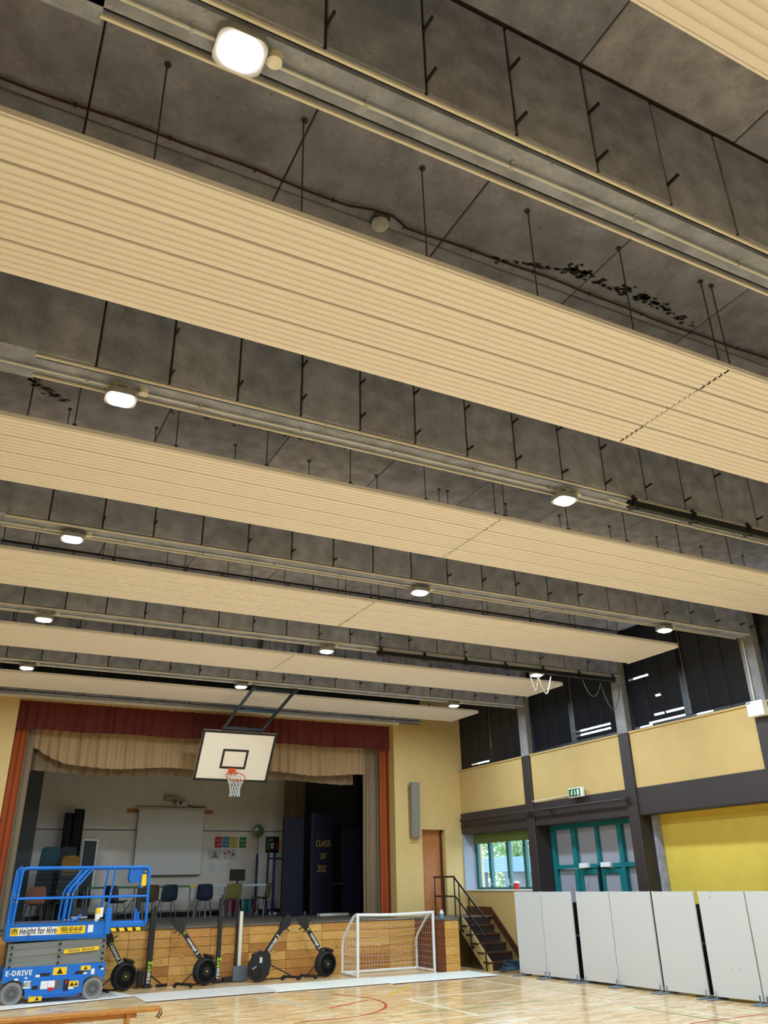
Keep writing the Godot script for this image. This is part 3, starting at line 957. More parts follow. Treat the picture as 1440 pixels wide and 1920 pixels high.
# ---------------------------------------------------------------- outside
func build_outside() -> void:
	var g := thing("ground", Vector3.ZERO, "paved yard outside the low window", "ground", "", "structure")
	var st := mb()
	span(st, Vector3(12.55, -0.3, -60), Vector3(70, -0.05, 40))
	obj("paving", st, flat(Color(0.48, 0.48, 0.45), 0.9), g)
	var sh := thing("garden_shed", Vector3(20.0, 0, -28.7), "blue-grey clad outbuilding seen through the low window", "building")
	st = mb()
	span(st, Vector3(1.5, 0, -1.9), Vector3(3, 2.15, 0))
	obj("wall", st, flat(Color(0.50, 0.52, 0.52), 0.8), sh)
	for i in 5:
		plank("cladding_board", Vector3(0.0, 2.08 + i * 0.108, -1.95), Vector3(3.4, 2.185 + i * 0.108, 0.02), flat(Color(0.42, 0.55, 0.70), 0.6), sh)
	plank("post", Vector3(0.05, 0, -0.25), Vector3(0.25, 2.08, -0.03), flat(Color(0.30, 0.36, 0.42), 0.7), sh)
	plank("post", Vector3(0.05, 0, -1.9), Vector3(0.25, 2.08, -1.7), flat(Color(0.30, 0.36, 0.42), 0.7), sh)
	var fe := thing("boundary_wall", Vector3(25, 0, -30), "low pale boundary wall under the trees outside", "wall", "", "structure")
	plank("wall_run", Vector3(-0.1, 0, -20), Vector3(0.2, 1.25, 20), flat(Color(0.62, 0.62, 0.58), 0.9), fe)
	var leafm := [flat(Color(0.38, 0.54, 0.28), 0.6), flat(Color(0.30, 0.46, 0.27), 0.6), flat(Color(0.50, 0.62, 0.34), 0.6)]
	for m in leafm:
		m.cull_mode = BaseMaterial3D.CULL_DISABLED
		m.backlight_enabled = true
		m.backlight = Color(0.3, 0.4, 0.15)
	var spots := [[27.5, -38.5, 5.2, 0, "tall grey-green tree behind the outbuilding"], [28.2, -33.0, 4.6, 1, "dark green tree beyond the outbuilding ridge"], [27.6, -28.2, 3.8, 2, "light green bushy tree outside the middle window lights"], [27.8, -24.0, 4.6, 0, "mid green tree outside the window by the brown column"], [33, -46, 6.0, 1, "broad dark tree far beyond the outbuilding"], [23.8, -26.6, 2.3, 2, "low light green bush beside the outbuilding"], [23.4, -24.2, 2.1, 0, "low green bush before the boundary wall"]]
	for p in spots:
		var tr := thing("garden_tree", Vector3(p[0], -0.05, p[1]), p[4], "tree", "trees outside the low window")
		var h: float = p[2]
		st = mb()
		cyl(st, Vector3.ZERO, Vector3(0.1, h * 0.6, 0.05), 0.16, 0.07, 8)
		for q in 5:
			var an := q * 1.3
			cyl(st, Vector3(0.06, h * (0.3 + 0.06 * q), 0.03), Vector3(cos(an) * h * 0.25, h * (0.55 + 0.07 * q), sin(an) * h * 0.25), 0.05, 0.02, 6)
		obj("trunk", st, flat(Color(0.26, 0.20, 0.15), 0.9), tr)
		var rr := RandomNumberGenerator.new()
		rr.seed = int(p[0] * 100)
		st = mb()
		for q in 2600:
			var v := Vector3(rr.randfn(), rr.randfn(), rr.randfn()).normalized() * pow(rr.randf(), 0.45)
			var c := Vector3(v.x * h * 0.46, h * 0.58 + v.y * h * 0.44, v.z * h * 0.46)
			c += Vector3(sin(c.y * 3.0), 0, cos(c.y * 2.3)) * 0.2
			var e := Basis.from_euler(Vector3(rr.randf() * TAU, rr.randf() * TAU, rr.randf() * TAU))
			var l := rr.randf_range(0.09, 0.17)
			quad(st, c + e * Vector3(-l, 0, 0), c + e * Vector3(0, -l * 0.45, 0.02), c + e * Vector3(l, 0, 0), c + e * Vector3(0, l * 0.45, 0.02))
		var cr := obj("crown", st, leafm[p[3]], tr)
		cr.set_meta("kind", "stuff")

# ---------------------------------------------------------------- rafts
func raft_profile(wd: float) -> Array:
	# underside of one plank: four lands parted by three rounded grooves
	var p := []
	var land := wd / 5.0
	p.append(Vector2(0, 0.044))
	p.append(Vector2(0, 0.004))
	p.append(Vector2(0.004, 0))
	for i in 4:
		var c := land * (i + 1)
		p.append(Vector2(c - 0.013, 0.0))
		p.append(Vector2(c - 0.008, 0.014))
		p.append(Vector2(c, 0.0185))
		p.append(Vector2(c + 0.008, 0.014))
		p.append(Vector2(c + 0.013, 0.0))
	p.append(Vector2(wd - 0.004, 0))
	p.append(Vector2(wd, 0.004))
	p.append(Vector2(wd, 0.044))
	return p

func build_rafts() -> void:
	var r := RandomNumberGenerator.new()
	r.seed = 23
	var ord := ["first", "second", "third", "fourth", "fifth", "sixth"]
	var wd := 0.306
	var prof := raft_profile(wd)
	for k in range(-1, 5):
		var zc := bz(k) - 1.11
		var f := thing("ceiling_raft", Vector3(5.06, SOFFIT, zc), "cream ribbed acoustic ceiling raft hung on rods, %s from the stage" % ord[4 - k], "ceiling raft", "ribbed rafts hung between the beams")
		var xs := [-6.1, 0.0, 6.09]
		for h in 2:
			for q in 4:
				var st := mb()
				var xa: float = xs[h] + (0.004 if h == 1 else 0.0) + r.randf_range(0, 0.012) * h
				var xb: float = xs[h + 1] - 0.004 * (1 - h)
				var z0 := -q * (wd + 0.024)
				var n := prof.size()
				for i in n:
					var a: Vector2 = prof[i]
					var b: Vector2 = prof[(i + 1) % n]
					quad(st, Vector3(xa, a.y, z0 - a.x), Vector3(xa, b.y, z0 - b.x), Vector3(xb, b.y, z0 - b.x), Vector3(xb, a.y, z0 - a.x))
				for e in [xa, xb]:
					box(st, Vector3(e + (0.002 if e == xa else -0.002), 0.031, z0 - wd / 2), Vector3(0.004, 0.024, wd))
				obj("ribbed_plank", st, M.cream, f)
		plank("edge_rail", Vector3(-6.1, 0.012, 0.002), Vector3(6.09, 0.058, 0.018), M.cream_edge, f, 0.002)
		plank("edge_rail", Vector3(-6.1, 0.012, -1.318), Vector3(6.09, 0.058, -1.302), M.cream_edge, f, 0.002)
		plank("end_cap", Vector3(6.092, -0.012, -1.30), Vector3(6.13, 0.05, 0.0), M.cream, f, 0.004)
		for x in [-4.66, -3.73, -2.81, -1.875, -0.95, -0.02, 0.11, 1.04, 1.97, 2.9, 3.83, 4.76, 5.69]:
			plank("carrier", Vector3(x - 0.018, 0.046, -1.3), Vector3(x + 0.018, 0.075, 0.0), M.strap, f, 0.0)
			for zz in [-0.045, -1.255]:
				var st := mb()
				cyl(st, Vector3(x, 0.04, zz), Vector3(x + r.randf_range(-0.01, 0.01), SLAB - SOFFIT, zz), 0.0055, -1, 6)
				cyl(st, Vector3(x, SLAB - SOFFIT - 0.012, zz), Vector3(x, SLAB - SOFFIT, zz), 0.022, -1, 10)
				cbox(st, Vector3(x, 0.09, zz), Vector3(0.035, 0.04, 0.03), 0.006)
				obj("hanger_rod", st, M.rod, f)

# ---------------------------------------------------------------- lamps
func build_lights() -> void:
	var ord := ["first", "second", "third", "fourth", "fifth", "sixth", "seventh"]
	var across := ["by the blank side wall", "at the middle of the hall", "by the window wall"]
	for k in range(-2, 5):
		var xs: Array = [[0.617, 5.25, 9.85], [0.657, 5.22, 9.85], [0.709, 5.31, 9.89], [0.75, 5.31, 9.77], [0.795, 4.835, 9.89]][maxi(k, 0)]
		var drop: float = [0.07, 0.15, 0.12, 0.145, 0.12][maxi(k, 0)]
		for i in 3:
			var nth: String = ord[4 - k]
			var l := thing("led_light", Vector3(xs[i], SOFFIT - drop, bz(k) - 0.16), "lit LED lamp under the %s beam from the stage, %s" % [nth, across[i]], "light", "LED high-bays under the beams")
			var st := mb()
			prism(st, rrect(0.25, 0.22, 0.06), 0.05, Transform3D(Basis(Vector3.RIGHT, Vector3.FORWARD, Vector3.UP), Vector3(0, 0.012, 0)))
			for q in 7:
				box(st, Vector3(-0.09 + 0.03 * q, 0.07, 0), Vector3(0.007, 0.02, 0.17))
			obj("housing", st, M.alu, l)
			st = mb()
			prism(st, rrect(0.20, 0.175, 0.07), 0.012, Transform3D(Basis(Vector3.RIGHT, Vector3.FORWARD, Vector3.UP), Vector3(0, 0, 0)))
			obj("led_lens", st, M.lens, l)
			st = mb()
			if drop > 0.09:
				bar(st, Vector3(0.05, 0.06, 0), Vector3(0.05, drop - 0.008, 0), 0.03, 0.012)
				bar(st, Vector3(-0.05, 0.06, 0), Vector3(-0.05, drop - 0.008, 0), 0.03, 0.012)
			box(st, Vector3(0, drop - 0.004, 0), Vector3(0.16, 0.008, 0.08))
			obj("bracket", st, M.galv, l)
			st = mb()
			cyl(st, Vector3(0.17, drop - 0.05, 0.02), Vector3(0.17, drop, 0.02), 0.04, -1, 14)
			obj("junction_box", st, M.off_white, l)
			var a := AreaLight3D.new()
			a.name = "led_glow"
			a.area_size = Vector2(0.18, 0.16)
			a.light_color = Color(0.84, 0.93, 1.0)
			a.light_energy = LAMP
			a.area_normalize_energy = true
			a.area_range = 40.0
			a.area_attenuation = 2.0
			a.shadow_enabled = true
			l.add_child(a)
			a.position = Vector3(0, -0.006, 0)
			a.rotation_degrees.x = -90

const LAMP := 4.6

# ---------------------------------------------------------------- fittings on the ceiling
func build_ceiling_fittings() -> void:
	var sd := thing("smoke_detector", Vector3(2.19, SLAB, -4.2), "white smoke detector on the slab beside the first raft rods", "smoke detector")
	var st := mb()
	cbox(st, Vector3(0, -0.02, 0), Vector3(0.13, 0.04, 0.13), 0.01)
	obj("back_box", st, M.lead, sd)
	st = mb()
	lathe(st, [Vector2(0.0, -0.115), Vector2(0.035, -0.113), Vector2(0.05, -0.1), Vector2(0.052, -0.085), Vector2(0.065, -0.08), Vector2(0.066, -0.05), Vector2(0.055, -0.04), Vector2(0.0, -0.04)], Transform3D.IDENTITY, 20)
	obj("sensor_head", st, M.white, sd)
	var red := flat(Color(0.30, 0.12, 0.115), 0.6)
	var ac := thing("alarm_cable", Vector3(0, SLAB, -4.18), "dark red alarm cable clipped along the concrete slab", "cable")
	st = mb()
	var pts := []
	for i in 60:
		var x := lerpf(-1.2, 9.0, i / 59.0)
		pts.append(Vector3(x, -0.011, 0.012 * sin(x * 2.1) + 0.006 * sin(x * 7.0) + (0.09 * exp(-pow((x - 2.19) * 8.0, 2)))))
	tube(st, pts, 0.0095, 6)
	obj("cable", st, red, ac)
	for i in 12:
		st = mb()
		box(st, Vector3(-0.7 + i * 0.62, -0.011, 0.012 * sin((-0.7 + i * 0.62) * 2.1)), Vector3(0.012, 0.016, 0.03))
		obj("cable_clip", st, M.strap, ac)
	# black tracks slung under two beams
	for t in [[1, 5.95, 11.5, "second"], [3, 6.2, 11.6, "fourth"]]:
		var tr := thing("curtain_track", Vector3(t[1], SOFFIT - 0.1, bz(t[0]) + 0.02), "dark steel track clamped under the %s beam out from the stage" % ("fourth" if t[0] == 1 else "second"), "track", "steel tracks under the beams")
		var ln: float = t[2] - t[1]
		st = mb()
		box(st, Vector3(ln / 2, -0.035, 0), Vector3(ln, 0.008, 0.07))
		box(st, Vector3(ln / 2, 0.0, -0.033), Vector3(ln, 0.07, 0.006))
		box(st, Vector3(ln / 2, 0.0, 0.033), Vector3(ln, 0.07, 0.006))
		obj("channel", st, M.rail_dark, tr)
		st = mb()
		cyl(st, Vector3(0, 0.055, 0.02), Vector3(ln, 0.055, 0.02), 0.012, -1, 8)
		obj("tube", st, M.galv, tr)
		var x := 0.06
		while x < ln:
			st = mb()
			cbox(st, Vector3(x, 0.01, 0), Vector3(0.06, 0.12, 0.11), 0.01)
			bar(st, Vector3(x, 0.05, 0.02), Vector3(x, 0.1, 0.02), 0.03, 0.03)
			cyl(st, Vector3(x + 0.03, -0.06, 0.02), Vector3(x + 0.03, -0.0, 0.02), 0.02, -1, 8)
			obj("clamp", st, M.black, tr)
			x += 0.88
		if t[0] == 1:
			st = mb()
			cyl(st, Vector3(-0.25, 0.01, -0.02), Vector3(0.03, -0.005, -0.02), 0.012, -1, 8)
			obj("spindle", st, M.strip, tr)
	# cable loops by the window end of the fourth beam
	for c in [[9.66, 0.30, 0.34, 0.011, "white cable loop hanging under the lamp by the window wall, lower one", 5.335], [9.46, 0.2, 0.3, 0.008, "thin white cable loop hanging beside the lower white loop", 5.335]]:
		st = mb()
		var cp := []
		for i in 17:
			var t := i / 16.0
			cp.append(Vector3(c[0] + c[1] * t, c[5] - c[2] * sin(PI * t), bz(3) + 0.03))
		tube(st, cp, c[3], 7)
		tag(obj("cable_loop", st, M.off_white), c[4], "cable", "cable loops under the beam")
	for c in [[10.75, 0.45, 0.3, "slack dark cable hanging under the steel track, smaller loop"], [11.2, 0.5, 0.52, "long slack dark cable hanging under the end of the steel track"]]:
		st = mb()
		var cp := []
		for i in 17:
			var t := i / 16.0
			cp.append(Vector3(c[0] + c[1] * t, 5.335 - c[2] * pow(maxf(sin(PI * t), 0.0), 0.8), bz(3) + 0.03))
		tube(st, cp, 0.009, 6)
		tag(obj("cable_loop", st, M.lead), c[3], "cable", "cable loops under the beam")

# ---------------------------------------------------------------- curtains
# hanging cloth: folds along x, between a top and a bottom line
func drape(x0: float, x1: float, z: float, top: Callable, bottom: Callable, folds: float, amp: float, sd: int, rows := 14, zslope := 0.0) -> SurfaceTool:
	var st := mb()
	st.set_smooth_group(0)
	var n := noise(0.9, 2, sd)
	var nx := int(maxf(40, folds * 12))
	var P := []
	for j in rows + 1:
		var row := []
		for i in nx + 1:
			var u := float(i) / nx
			var x := lerpf(x0, x1, u)
			var v := float(j) / rows
			var y := lerpf(top.call(u), bottom.call(u), v)
			var ph := u * folds * TAU + 1.8 * n.get_noise_2d(u * folds * 0.7, 3.0) + 0.5 * v * n.get_noise_2d(u * 4.0, v * 2.0 + 9.0)
			var a := amp * (0.65 + 0.35 * v) * (0.75 + 0.6 * n.get_noise_2d(u * folds, 40.0))
			var f := sin(ph)
			row.append(Vector3(x + a * 0.35 * cos(ph), y, z + a * (f * 0.75 + 0.25 * sin(ph * 2.0 + 0.7)) + zslope * u))
		P.append(row)
	for j in rows:
		for i in nx:
			var q := [P[j + 1][i], P[j + 1][i + 1], P[j][i + 1], P[j][i]]
			for ix in [0, 2, 1, 0, 3, 2]:
				st.set_uv(Vector2(q[ix].x, q[ix].y))
				st.add_vertex(q[ix])
	st.generate_normals()
	return st

func build_curtains() -> void:
	var k := func(v: float) -> Callable: return func(_u: float) -> float: return v
	tag(obj("curtain_pelmet", drape(0.9, 10.0, -19.02, k.call(5.5), func(u: float) -> float: return 4.87 + 0.012 * sin(u * 30.0), 44, 0.055, 3, 10), M.curtain_red),
		"dark red gathered pelmet along the top of the stage", "curtain")
	tag(obj("stage_valance", drape(1.28, 9.5, -19.45, k.call(5.4), func(u: float) -> float:
		return 4.2 + 0.035 * sin(u * 21.0) + (0.45 * pow(maxf(0.0, 1.0 - u / 0.11), 1.6)) + 0.06 * u, 40, 0.06, 8, 16), M.curtain_beige),
		"beige swagged valance hanging below the red pelmet", "curtain")
	tag(obj("stage_border", drape(1.2, 9.2, -19.85, k.call(5.4), func(u: float) -> float:
		return 4.10 + 0.03 * sin(u * 17.0 + 1.0), 30, 0.06, 12, 12), M.curtain_drab),
		"darker beige border cloth hanging behind the swagged valance", "curtain")
	tag(obj("stage_curtain", drape(0.62, 1.2, -19.2, k.call(5.3), k.call(STAGE + 0.02), 5, 0.05, 15, 10), M.curtain_orange),
		"narrow rust orange stage curtain beside the stacked chairs", "curtain", "rust orange side curtains")
	tag(obj("stage_curtain", drape(9.68, 10.25, -19.2, k.call(5.3), k.call(STAGE + 0.02), 5, 0.05, 17, 10), M.curtain_orange),
		"rust orange stage curtain beside the wall loudspeaker", "curtain", "rust orange side curtains")
	tag(obj("stage_curtain", drape(0.85, 1.38, -19.4, k.call(5.3), k.call(STAGE + 0.02), 5, 0.05, 25, 10), M.curtain_drab),
		"beige stage curtain behind the orange one beside the stacked chairs", "curtain", "beige side curtains")
	tag(obj("stage_curtain", drape(9.3, 9.78, -19.42, k.call(5.3), k.call(STAGE + 0.02), 6, 0.06, 27, 10), M.curtain_drab),
		"beige stage curtain beside the dark wing", "curtain", "beige side curtains")
	tag(obj("back_curtain", drape(8.78, 9.45, -23.75, k.call(6.2), k.call(STAGE + 0.02), 8, 0.05, 29, 10), M.curtain_drab),
		"tall drab curtain behind the navy mats at the back of the stage", "curtain")

# ---------------------------------------------------------------- basketball
func build_backboard() -> void:
	var b := thing("basketball_backboard", Vector3(5.57, 0, 0), "white basketball backboard with hoop folded back under the ceiling", "backboard")
	var top := Vector3(0, 4.92, -18.0)
	var bot := Vector3(0, 3.92, -18.62)
	var up := (top - bot).normalized()
	var ctr := (top + bot) * 0.5
	var nrm := Vector3.RIGHT.cross(up).normalized()     # towards the hall
	var bs := Basis(Vector3.RIGHT, up, nrm)
	var h := (top - bot).length()
	var w := 1.72
	var st := mb()
	cbox(st, ctr, Vector3(w, h, 0.03), 0.004, bs)
	obj("board", st, M.board_cream, b)
	st = mb()
	var e := 0.05
	var f := 0.019
	for q in [[Vector3(0, h / 2 - e / 2, f), Vector3(w + 0.01, e, 0.012)], [Vector3(0, -h / 2 + e / 2, f), Vector3(w + 0.01, e, 0.012)], [Vector3(w / 2 - e / 2, 0, f), Vector3(e, h, 0.012)], [Vector3(-w / 2 + e / 2, 0, f), Vector3(e, h, 0.012)]]:
		box(st, ctr + bs * q[0], q[1], bs)
	obj("border", st, M.black, b)
	st = mb()
	var sq := Vector3(-0.02, -0.06, 0.018)
	for q in [[Vector3(0, 0.205, 0), Vector3(0.60, 0.05, 0.006)], [Vector3(0, -0.205, 0), Vector3(0.60, 0.05, 0.006)], [Vector3(0.275, 0, 0), Vector3(0.05, 0.36, 0.006)], [Vector3(-0.275, 0, 0), Vector3(0.05, 0.36, 0.006)]]:
		box(st, ctr + bs * (q[0] + sq), q[1], bs)
	obj("target_square", st, M.black, b)
	# hoop square to the board
	var hc := ctr + bs * Vector3(0.02, -0.36, 0.26)
	st = mb()
	cbox(st, ctr + bs * Vector3(-0.02, -0.34, 0.035), Vector3(0.16, 0.14, 0.03), 0.005, bs)
	bar(st, ctr + bs * Vector3(-0.04, -0.36, 0.03), ctr + bs * Vector3(-0.06, -0.36, 0.12), 0.03, 0.02)
	bar(st, ctr + bs * Vector3(0.04, -0.36, 0.03), ctr + bs * Vector3(0.08, -0.36, 0.12), 0.03, 0.02)
	obj("hoop_bracket", st, M.orange, b)
	st = mb()
	var ring := []
	for i in 28:
		var a := TAU * i / 28.0
		ring.append(hc + bs * Vector3(cos(a) * 0.215, 0, sin(a) * 0.215))
	tube(st, ring, 0.011, 8, true)
	var hoop := obj("hoop", st, M.orange, b)
	st = mb()
	var n := 12
	var rr := [0.215, 0.175, 0.14, 0.115, 0.105, 0.12]
	for j in 5:
		for i in n:
			var off := 0.5 * (j % 2)
			for s in [-0.5, 0.5]:
				var a0 := TAU * (i + off) / n
				var a1: float = TAU * (i + off + s) / n
				var pl := func(a: float, lev: int) -> Vector3:
					var flat_ring: Vector3 = bs * Vector3(cos(a) * rr[lev], 0, sin(a) * rr[lev])
					var down := Vector3(0, -0.085 * lev, 0)
					if lev > 0: flat_ring = flat_ring.lerp(Vector3(cos(a) * rr[lev], 0, sin(a) * rr[lev]), minf(1.0, lev * 0.3))
					return hc + flat_ring + down
				cyl(st, pl.call(a0, j), pl.call(a1, j + 1), 0.0045, -1, 4, false)
	obj("net", st, M.white, hoop)
	# folding steel frame up to the beam
	for x in [-0.42, 0.48]:
		st = mb()
		bar(st, Vector3(x, 5.46, -15.9), Vector3(x - 0.02, 4.96, -17.95), 0.05, 0.05)
		obj("arm", st, M.steel_blue, b)
		st = mb()
		bar(st, Vector3(x, 5.46, -15.9), Vector3(x, SLAB, -15.5), 0.05, 0.05)
		cbox(st, Vector3(x, 5.47, -15.9), Vector3(0.1, 0.09, 0.12), 0.01)
		obj("hanger", st, M.steel_blue, b)
	for q in [0.03, 0.52, 0.98]:
		st = mb()
		var p := Vector3(0, 5.46, -15.9).lerp(Vector3(0, 4.96, -17.95), q)
		box(st, p + Vector3(0.02, 0, 0), Vector3(0.92, 0.055, 0.055))
		obj("crossbar", st, M.steel_blue, b)
	st = mb()
	for x in [-0.4, 0.03, 0.44]:
		bar(st, Vector3(x, 4.97, -17.93), Vector3(x, 4.86, -18.06), 0.035, 0.03)
	for x in [-0.4, 0.44]:
		bar(st, ctr + bs * Vector3(x, h / 2, -0.04), ctr + bs * Vector3(x, -h / 2, -0.04), 0.05, 0.04)
	obj("board_mount", st, M.steel_blue, b)

# ---------------------------------------------------------------- on the walls
func build_wall_fittings() -> void:
	var s := thing("column_loudspeaker", Vector3(10.36, 2.74, PROS), "tall slim grey-beige column loudspeaker beside the stage door", "loudspeaker")
	var tl := Basis(Vector3(0, 0, 1), 0.02) * Basis(Vector3.RIGHT, 0.07)
	var st := mb()
	cbox(st, Vector3(0, 0.66, 0.13), Vector3(0.235, 1.3, 0.13), 0.012, tl)
	obj("cabinet", st, M.wall_speaker, s)
	st = mb()
	cbox(st, Vector3(0, 0.66, 0.13) + tl * Vector3(0, 0, 0.067), Vector3(0.20, 1.26, 0.012), 0.004, tl)
	var gr := obj("grille", st, M.wall_speaker, s)
	for i in 6:
		st = mb()
		var c := Vector3(0, 0.66, 0.13) + tl * Vector3(0, -0.5 + 0.2 * i, 0.0735)
		cyl(st, c, c + tl * Vector3(0, 0, 0.003), 0.075, -1, 20)
		obj("driver", st, M.wall_speaker, gr)
	st = mb()
	bar(st, Vector3(0.02, 0.03, 0.0), Vector3(0.02, 0.03, 0.12), 0.14, 0.05)
	obj("wall_bracket", st, M.off_white, s)

	# illuminated exit sign over the green doors
	var e := thing("exit_sign", Vector3(XR - 0.1, 3.41, -14.03), "green and white running man exit sign over the teal doors", "sign")
	st = mb()
	cbox(st, Vector3(0, 0, 0), Vector3(0.08, 0.19, 0.44), 0.01)
	obj("housing", st, M.white, e)
	var gm := flat(Color(0.02, 0.35, 0.20), 0.4)
	st = mb()
	box(st, Vector3(-0.041, 0, -0.01), Vector3(0.003, 0.155, 0.37))
	obj("green_face", st, gm, e)
	var X := Transform3D(Basis(Vector3(0, 0, 1), Vector3(0, 1, 0), Vector3(-1, 0, 0)), Vector3(-0.0425, 0, 0))   # u runs along +z, facing the hall
	st = mb()
	prism(st, PackedVector2Array([Vector2(-0.125, 0.0), Vector2(-0.11, 0.035), Vector2(-0.085, 0.04), Vector2(-0.06, 0.015), Vector2(-0.065, 0.008), Vector2(-0.085, 0.022), Vector2(-0.092, -0.005), Vector2(-0.075, -0.025), Vector2(-0.082, -0.06), Vector2(-0.094, -0.06), Vector2(-0.09, -0.03), Vector2(-0.108, -0.012), Vector2(-0.12, -0.045), Vector2(-0.15, -0.05), Vector2(-0.15, -0.038), Vector2(-0.128, -0.034), Vector2(-0.112, 0.012), Vector2(-0.118, -0.006)]), 0.002, X)
	for q in 10:
		var a := TAU * q / 10
		var a2 := TAU * (q + 1) / 10
		var c := Vector2(-0.088, 0.056)
		prism(st, PackedVector2Array([c, c + Vector2(cos(a), sin(a)) * 0.013, c + Vector2(cos(a2), sin(a2)) * 0.013]), 0.002, X)
	obj("running_figure", st, M.white, e)
	st = mb()
	prism(st, PackedVector2Array([Vector2(-0.008, 0.055), Vector2(0.016, 0.055), Vector2(0.016, -0.01), Vector2(0.034, -0.01), Vector2(0.004, -0.06), Vector2(-0.026, -0.01), Vector2(-0.008, -0.01)]), 0.002, X)
	obj("arrow", st, M.white, e)
	st = mb()
	prism(st, PackedVector2Array([Vector2(0.075, 0.06), Vector2(0.13, 0.06), Vector2(0.13, -0.06), Vector2(0.075, -0.06)]), 0.002, X)
	obj("doorway_mark", st, M.white, e)

	var sc := thing("surface_conduit", Vector3(XR - 0.03, 3.3, -15.6), "thin white conduit running from the brown column to the exit sign", "conduit")
	st = mb()
	tube(st, [Vector3(-0.05, 0.07, 0.0), Vector3(0, 0.075, 0.6), Vector3(-0.02, 0.1, 1.35)], 0.011, 6)
	obj("tube", st, M.off_white, sc)

	var p := thing("wall_pipe", Vector3(XR - 0.14, 3.16, 0), "brown painted steel pipe on brackets along the brown beam", "pipe")
	st = mb()
	tube(st, [Vector3(0, 0.01, -18.6), Vector3(0, 0.0, -15.7), Vector3(0, 0, -14.0), Vector3(0, -0.01, -12.5)], 0.024, 10)
	obj("pipe_run", st, M.brown, p)
	for z in [-18.55, -15.7, -14.95, -12.55]:
		st = mb()
		bar(st, Vector3(0, 0, z), Vector3(0.14, 0, z), 0.04, 0.03)
		bar(st, Vector3(0, -0.02, z), Vector3(0.12, -0.17, z), 0.022, 0.022)
		cyl(st, Vector3(0, 0, z - 0.03), Vector3(0, 0, z + 0.03), 0.034, -1, 10)
		obj("pipe_bracket", st, M.brown, p)
	st = mb()
	cyl(st, Vector3(0, 0, -14.0), Vector3(0, -0.11, -14.0), 0.012, -1, 8)
	cyl(st, Vector3(0, -0.11, -14.0), Vector3(0, -0.17, -14.0), 0.022, -1, 8)
	obj("drop_valve", st, M.black, p)

	var em := thing("emergency_light_box", Vector3(XR - 0.135, 4.15, -9.17), "white equipment box on the concrete column", "box")
	st = mb()
	cbox(st, Vector3(0, 0.12, 0), Vector3(0.14, 0.25, 0.32), 0.012)
	obj("case", st, flat(Color(0.86, 0.88, 0.85), 0.5), em)
	st = mb()
	box(st, Vector3(-0.071, 0.215, -0.1), Vector3(0.003, 0.018, 0.06))
	obj("name_plate", st, M.lead, em)
	st = mb()
	tube(st, [Vector3(0.04, 0.24, -0.06), Vector3(0.05, 0.6, -0.06), Vector3(0.05, 1.3, -0.06)], 0.01, 6)
	obj("feed_conduit", st, M.off_white, em)

	var cup := thing("paper_cup", Vector3(XR + 0.12, 1.565, -16.75), "red and white paper cup standing on the window board", "cup")
	st = mb()
	lathe(st, [Vector2(0.0, 0.0), Vector2(0.055, 0.0), Vector2(0.068, 0.13)], Transform3D.IDENTITY, 18)
	obj("cup_body", st, M.red, cup)
	st = mb()
	lathe(st, [Vector2(0.068, 0.13), Vector2(0.074, 0.132), Vector2(0.074, 0.15), Vector2(0.064, 0.175), Vector2(0.0, 0.175)], Transform3D.IDENTITY, 18)
	obj("lid", st, M.white, cup)

	var bo := thing("spray_bottle", Vector3(10.22, STAGE, -17.3), "white capped pale blue bottle on the corner of the stage", "bottle")
	st = mb()
	lathe(st, [Vector2(0.0, 0.0), Vector2(0.045, 0.0), Vector2(0.05, 0.01), Vector2(0.05, 0.085), Vector2(0.048, 0.09)], Transform3D.IDENTITY, 18)
	obj("label_band", st, flat(Color(0.45, 0.62, 0.70), 0.4), bo)
	st = mb()
	lathe(st, [Vector2(0.048, 0.09), Vector2(0.045, 0.115), Vector2(0.035, 0.125), Vector2(0.035, 0.16), Vector2(0.0, 0.165)], Transform3D.IDENTITY, 18)
	obj("cap", st, M.white, bo)

	var ho := thing("hose_coil", Vector3(11.2, 0, -16.1), "coiled blue-grey hose on the floor at the foot of the stairs", "hose")
	var hm := flat(Color(0.10, 0.24, 0.33), 0.5)
	for q in 4:
		st = mb()
		var pts := []
		var rr := 0.29 - 0.035 * q
		for i in 26:
			var a := TAU * i / 26.0
			pts.append(Vector3(cos(a) * rr, 0.02 + 0.04 * q + 0.03 * (1.0 + sin(a * 1.0 + q)), sin(a) * rr * 0.9))
		tube(st, pts, 0.017, 7, true)
		obj("hose_turn", st, hm, ho)

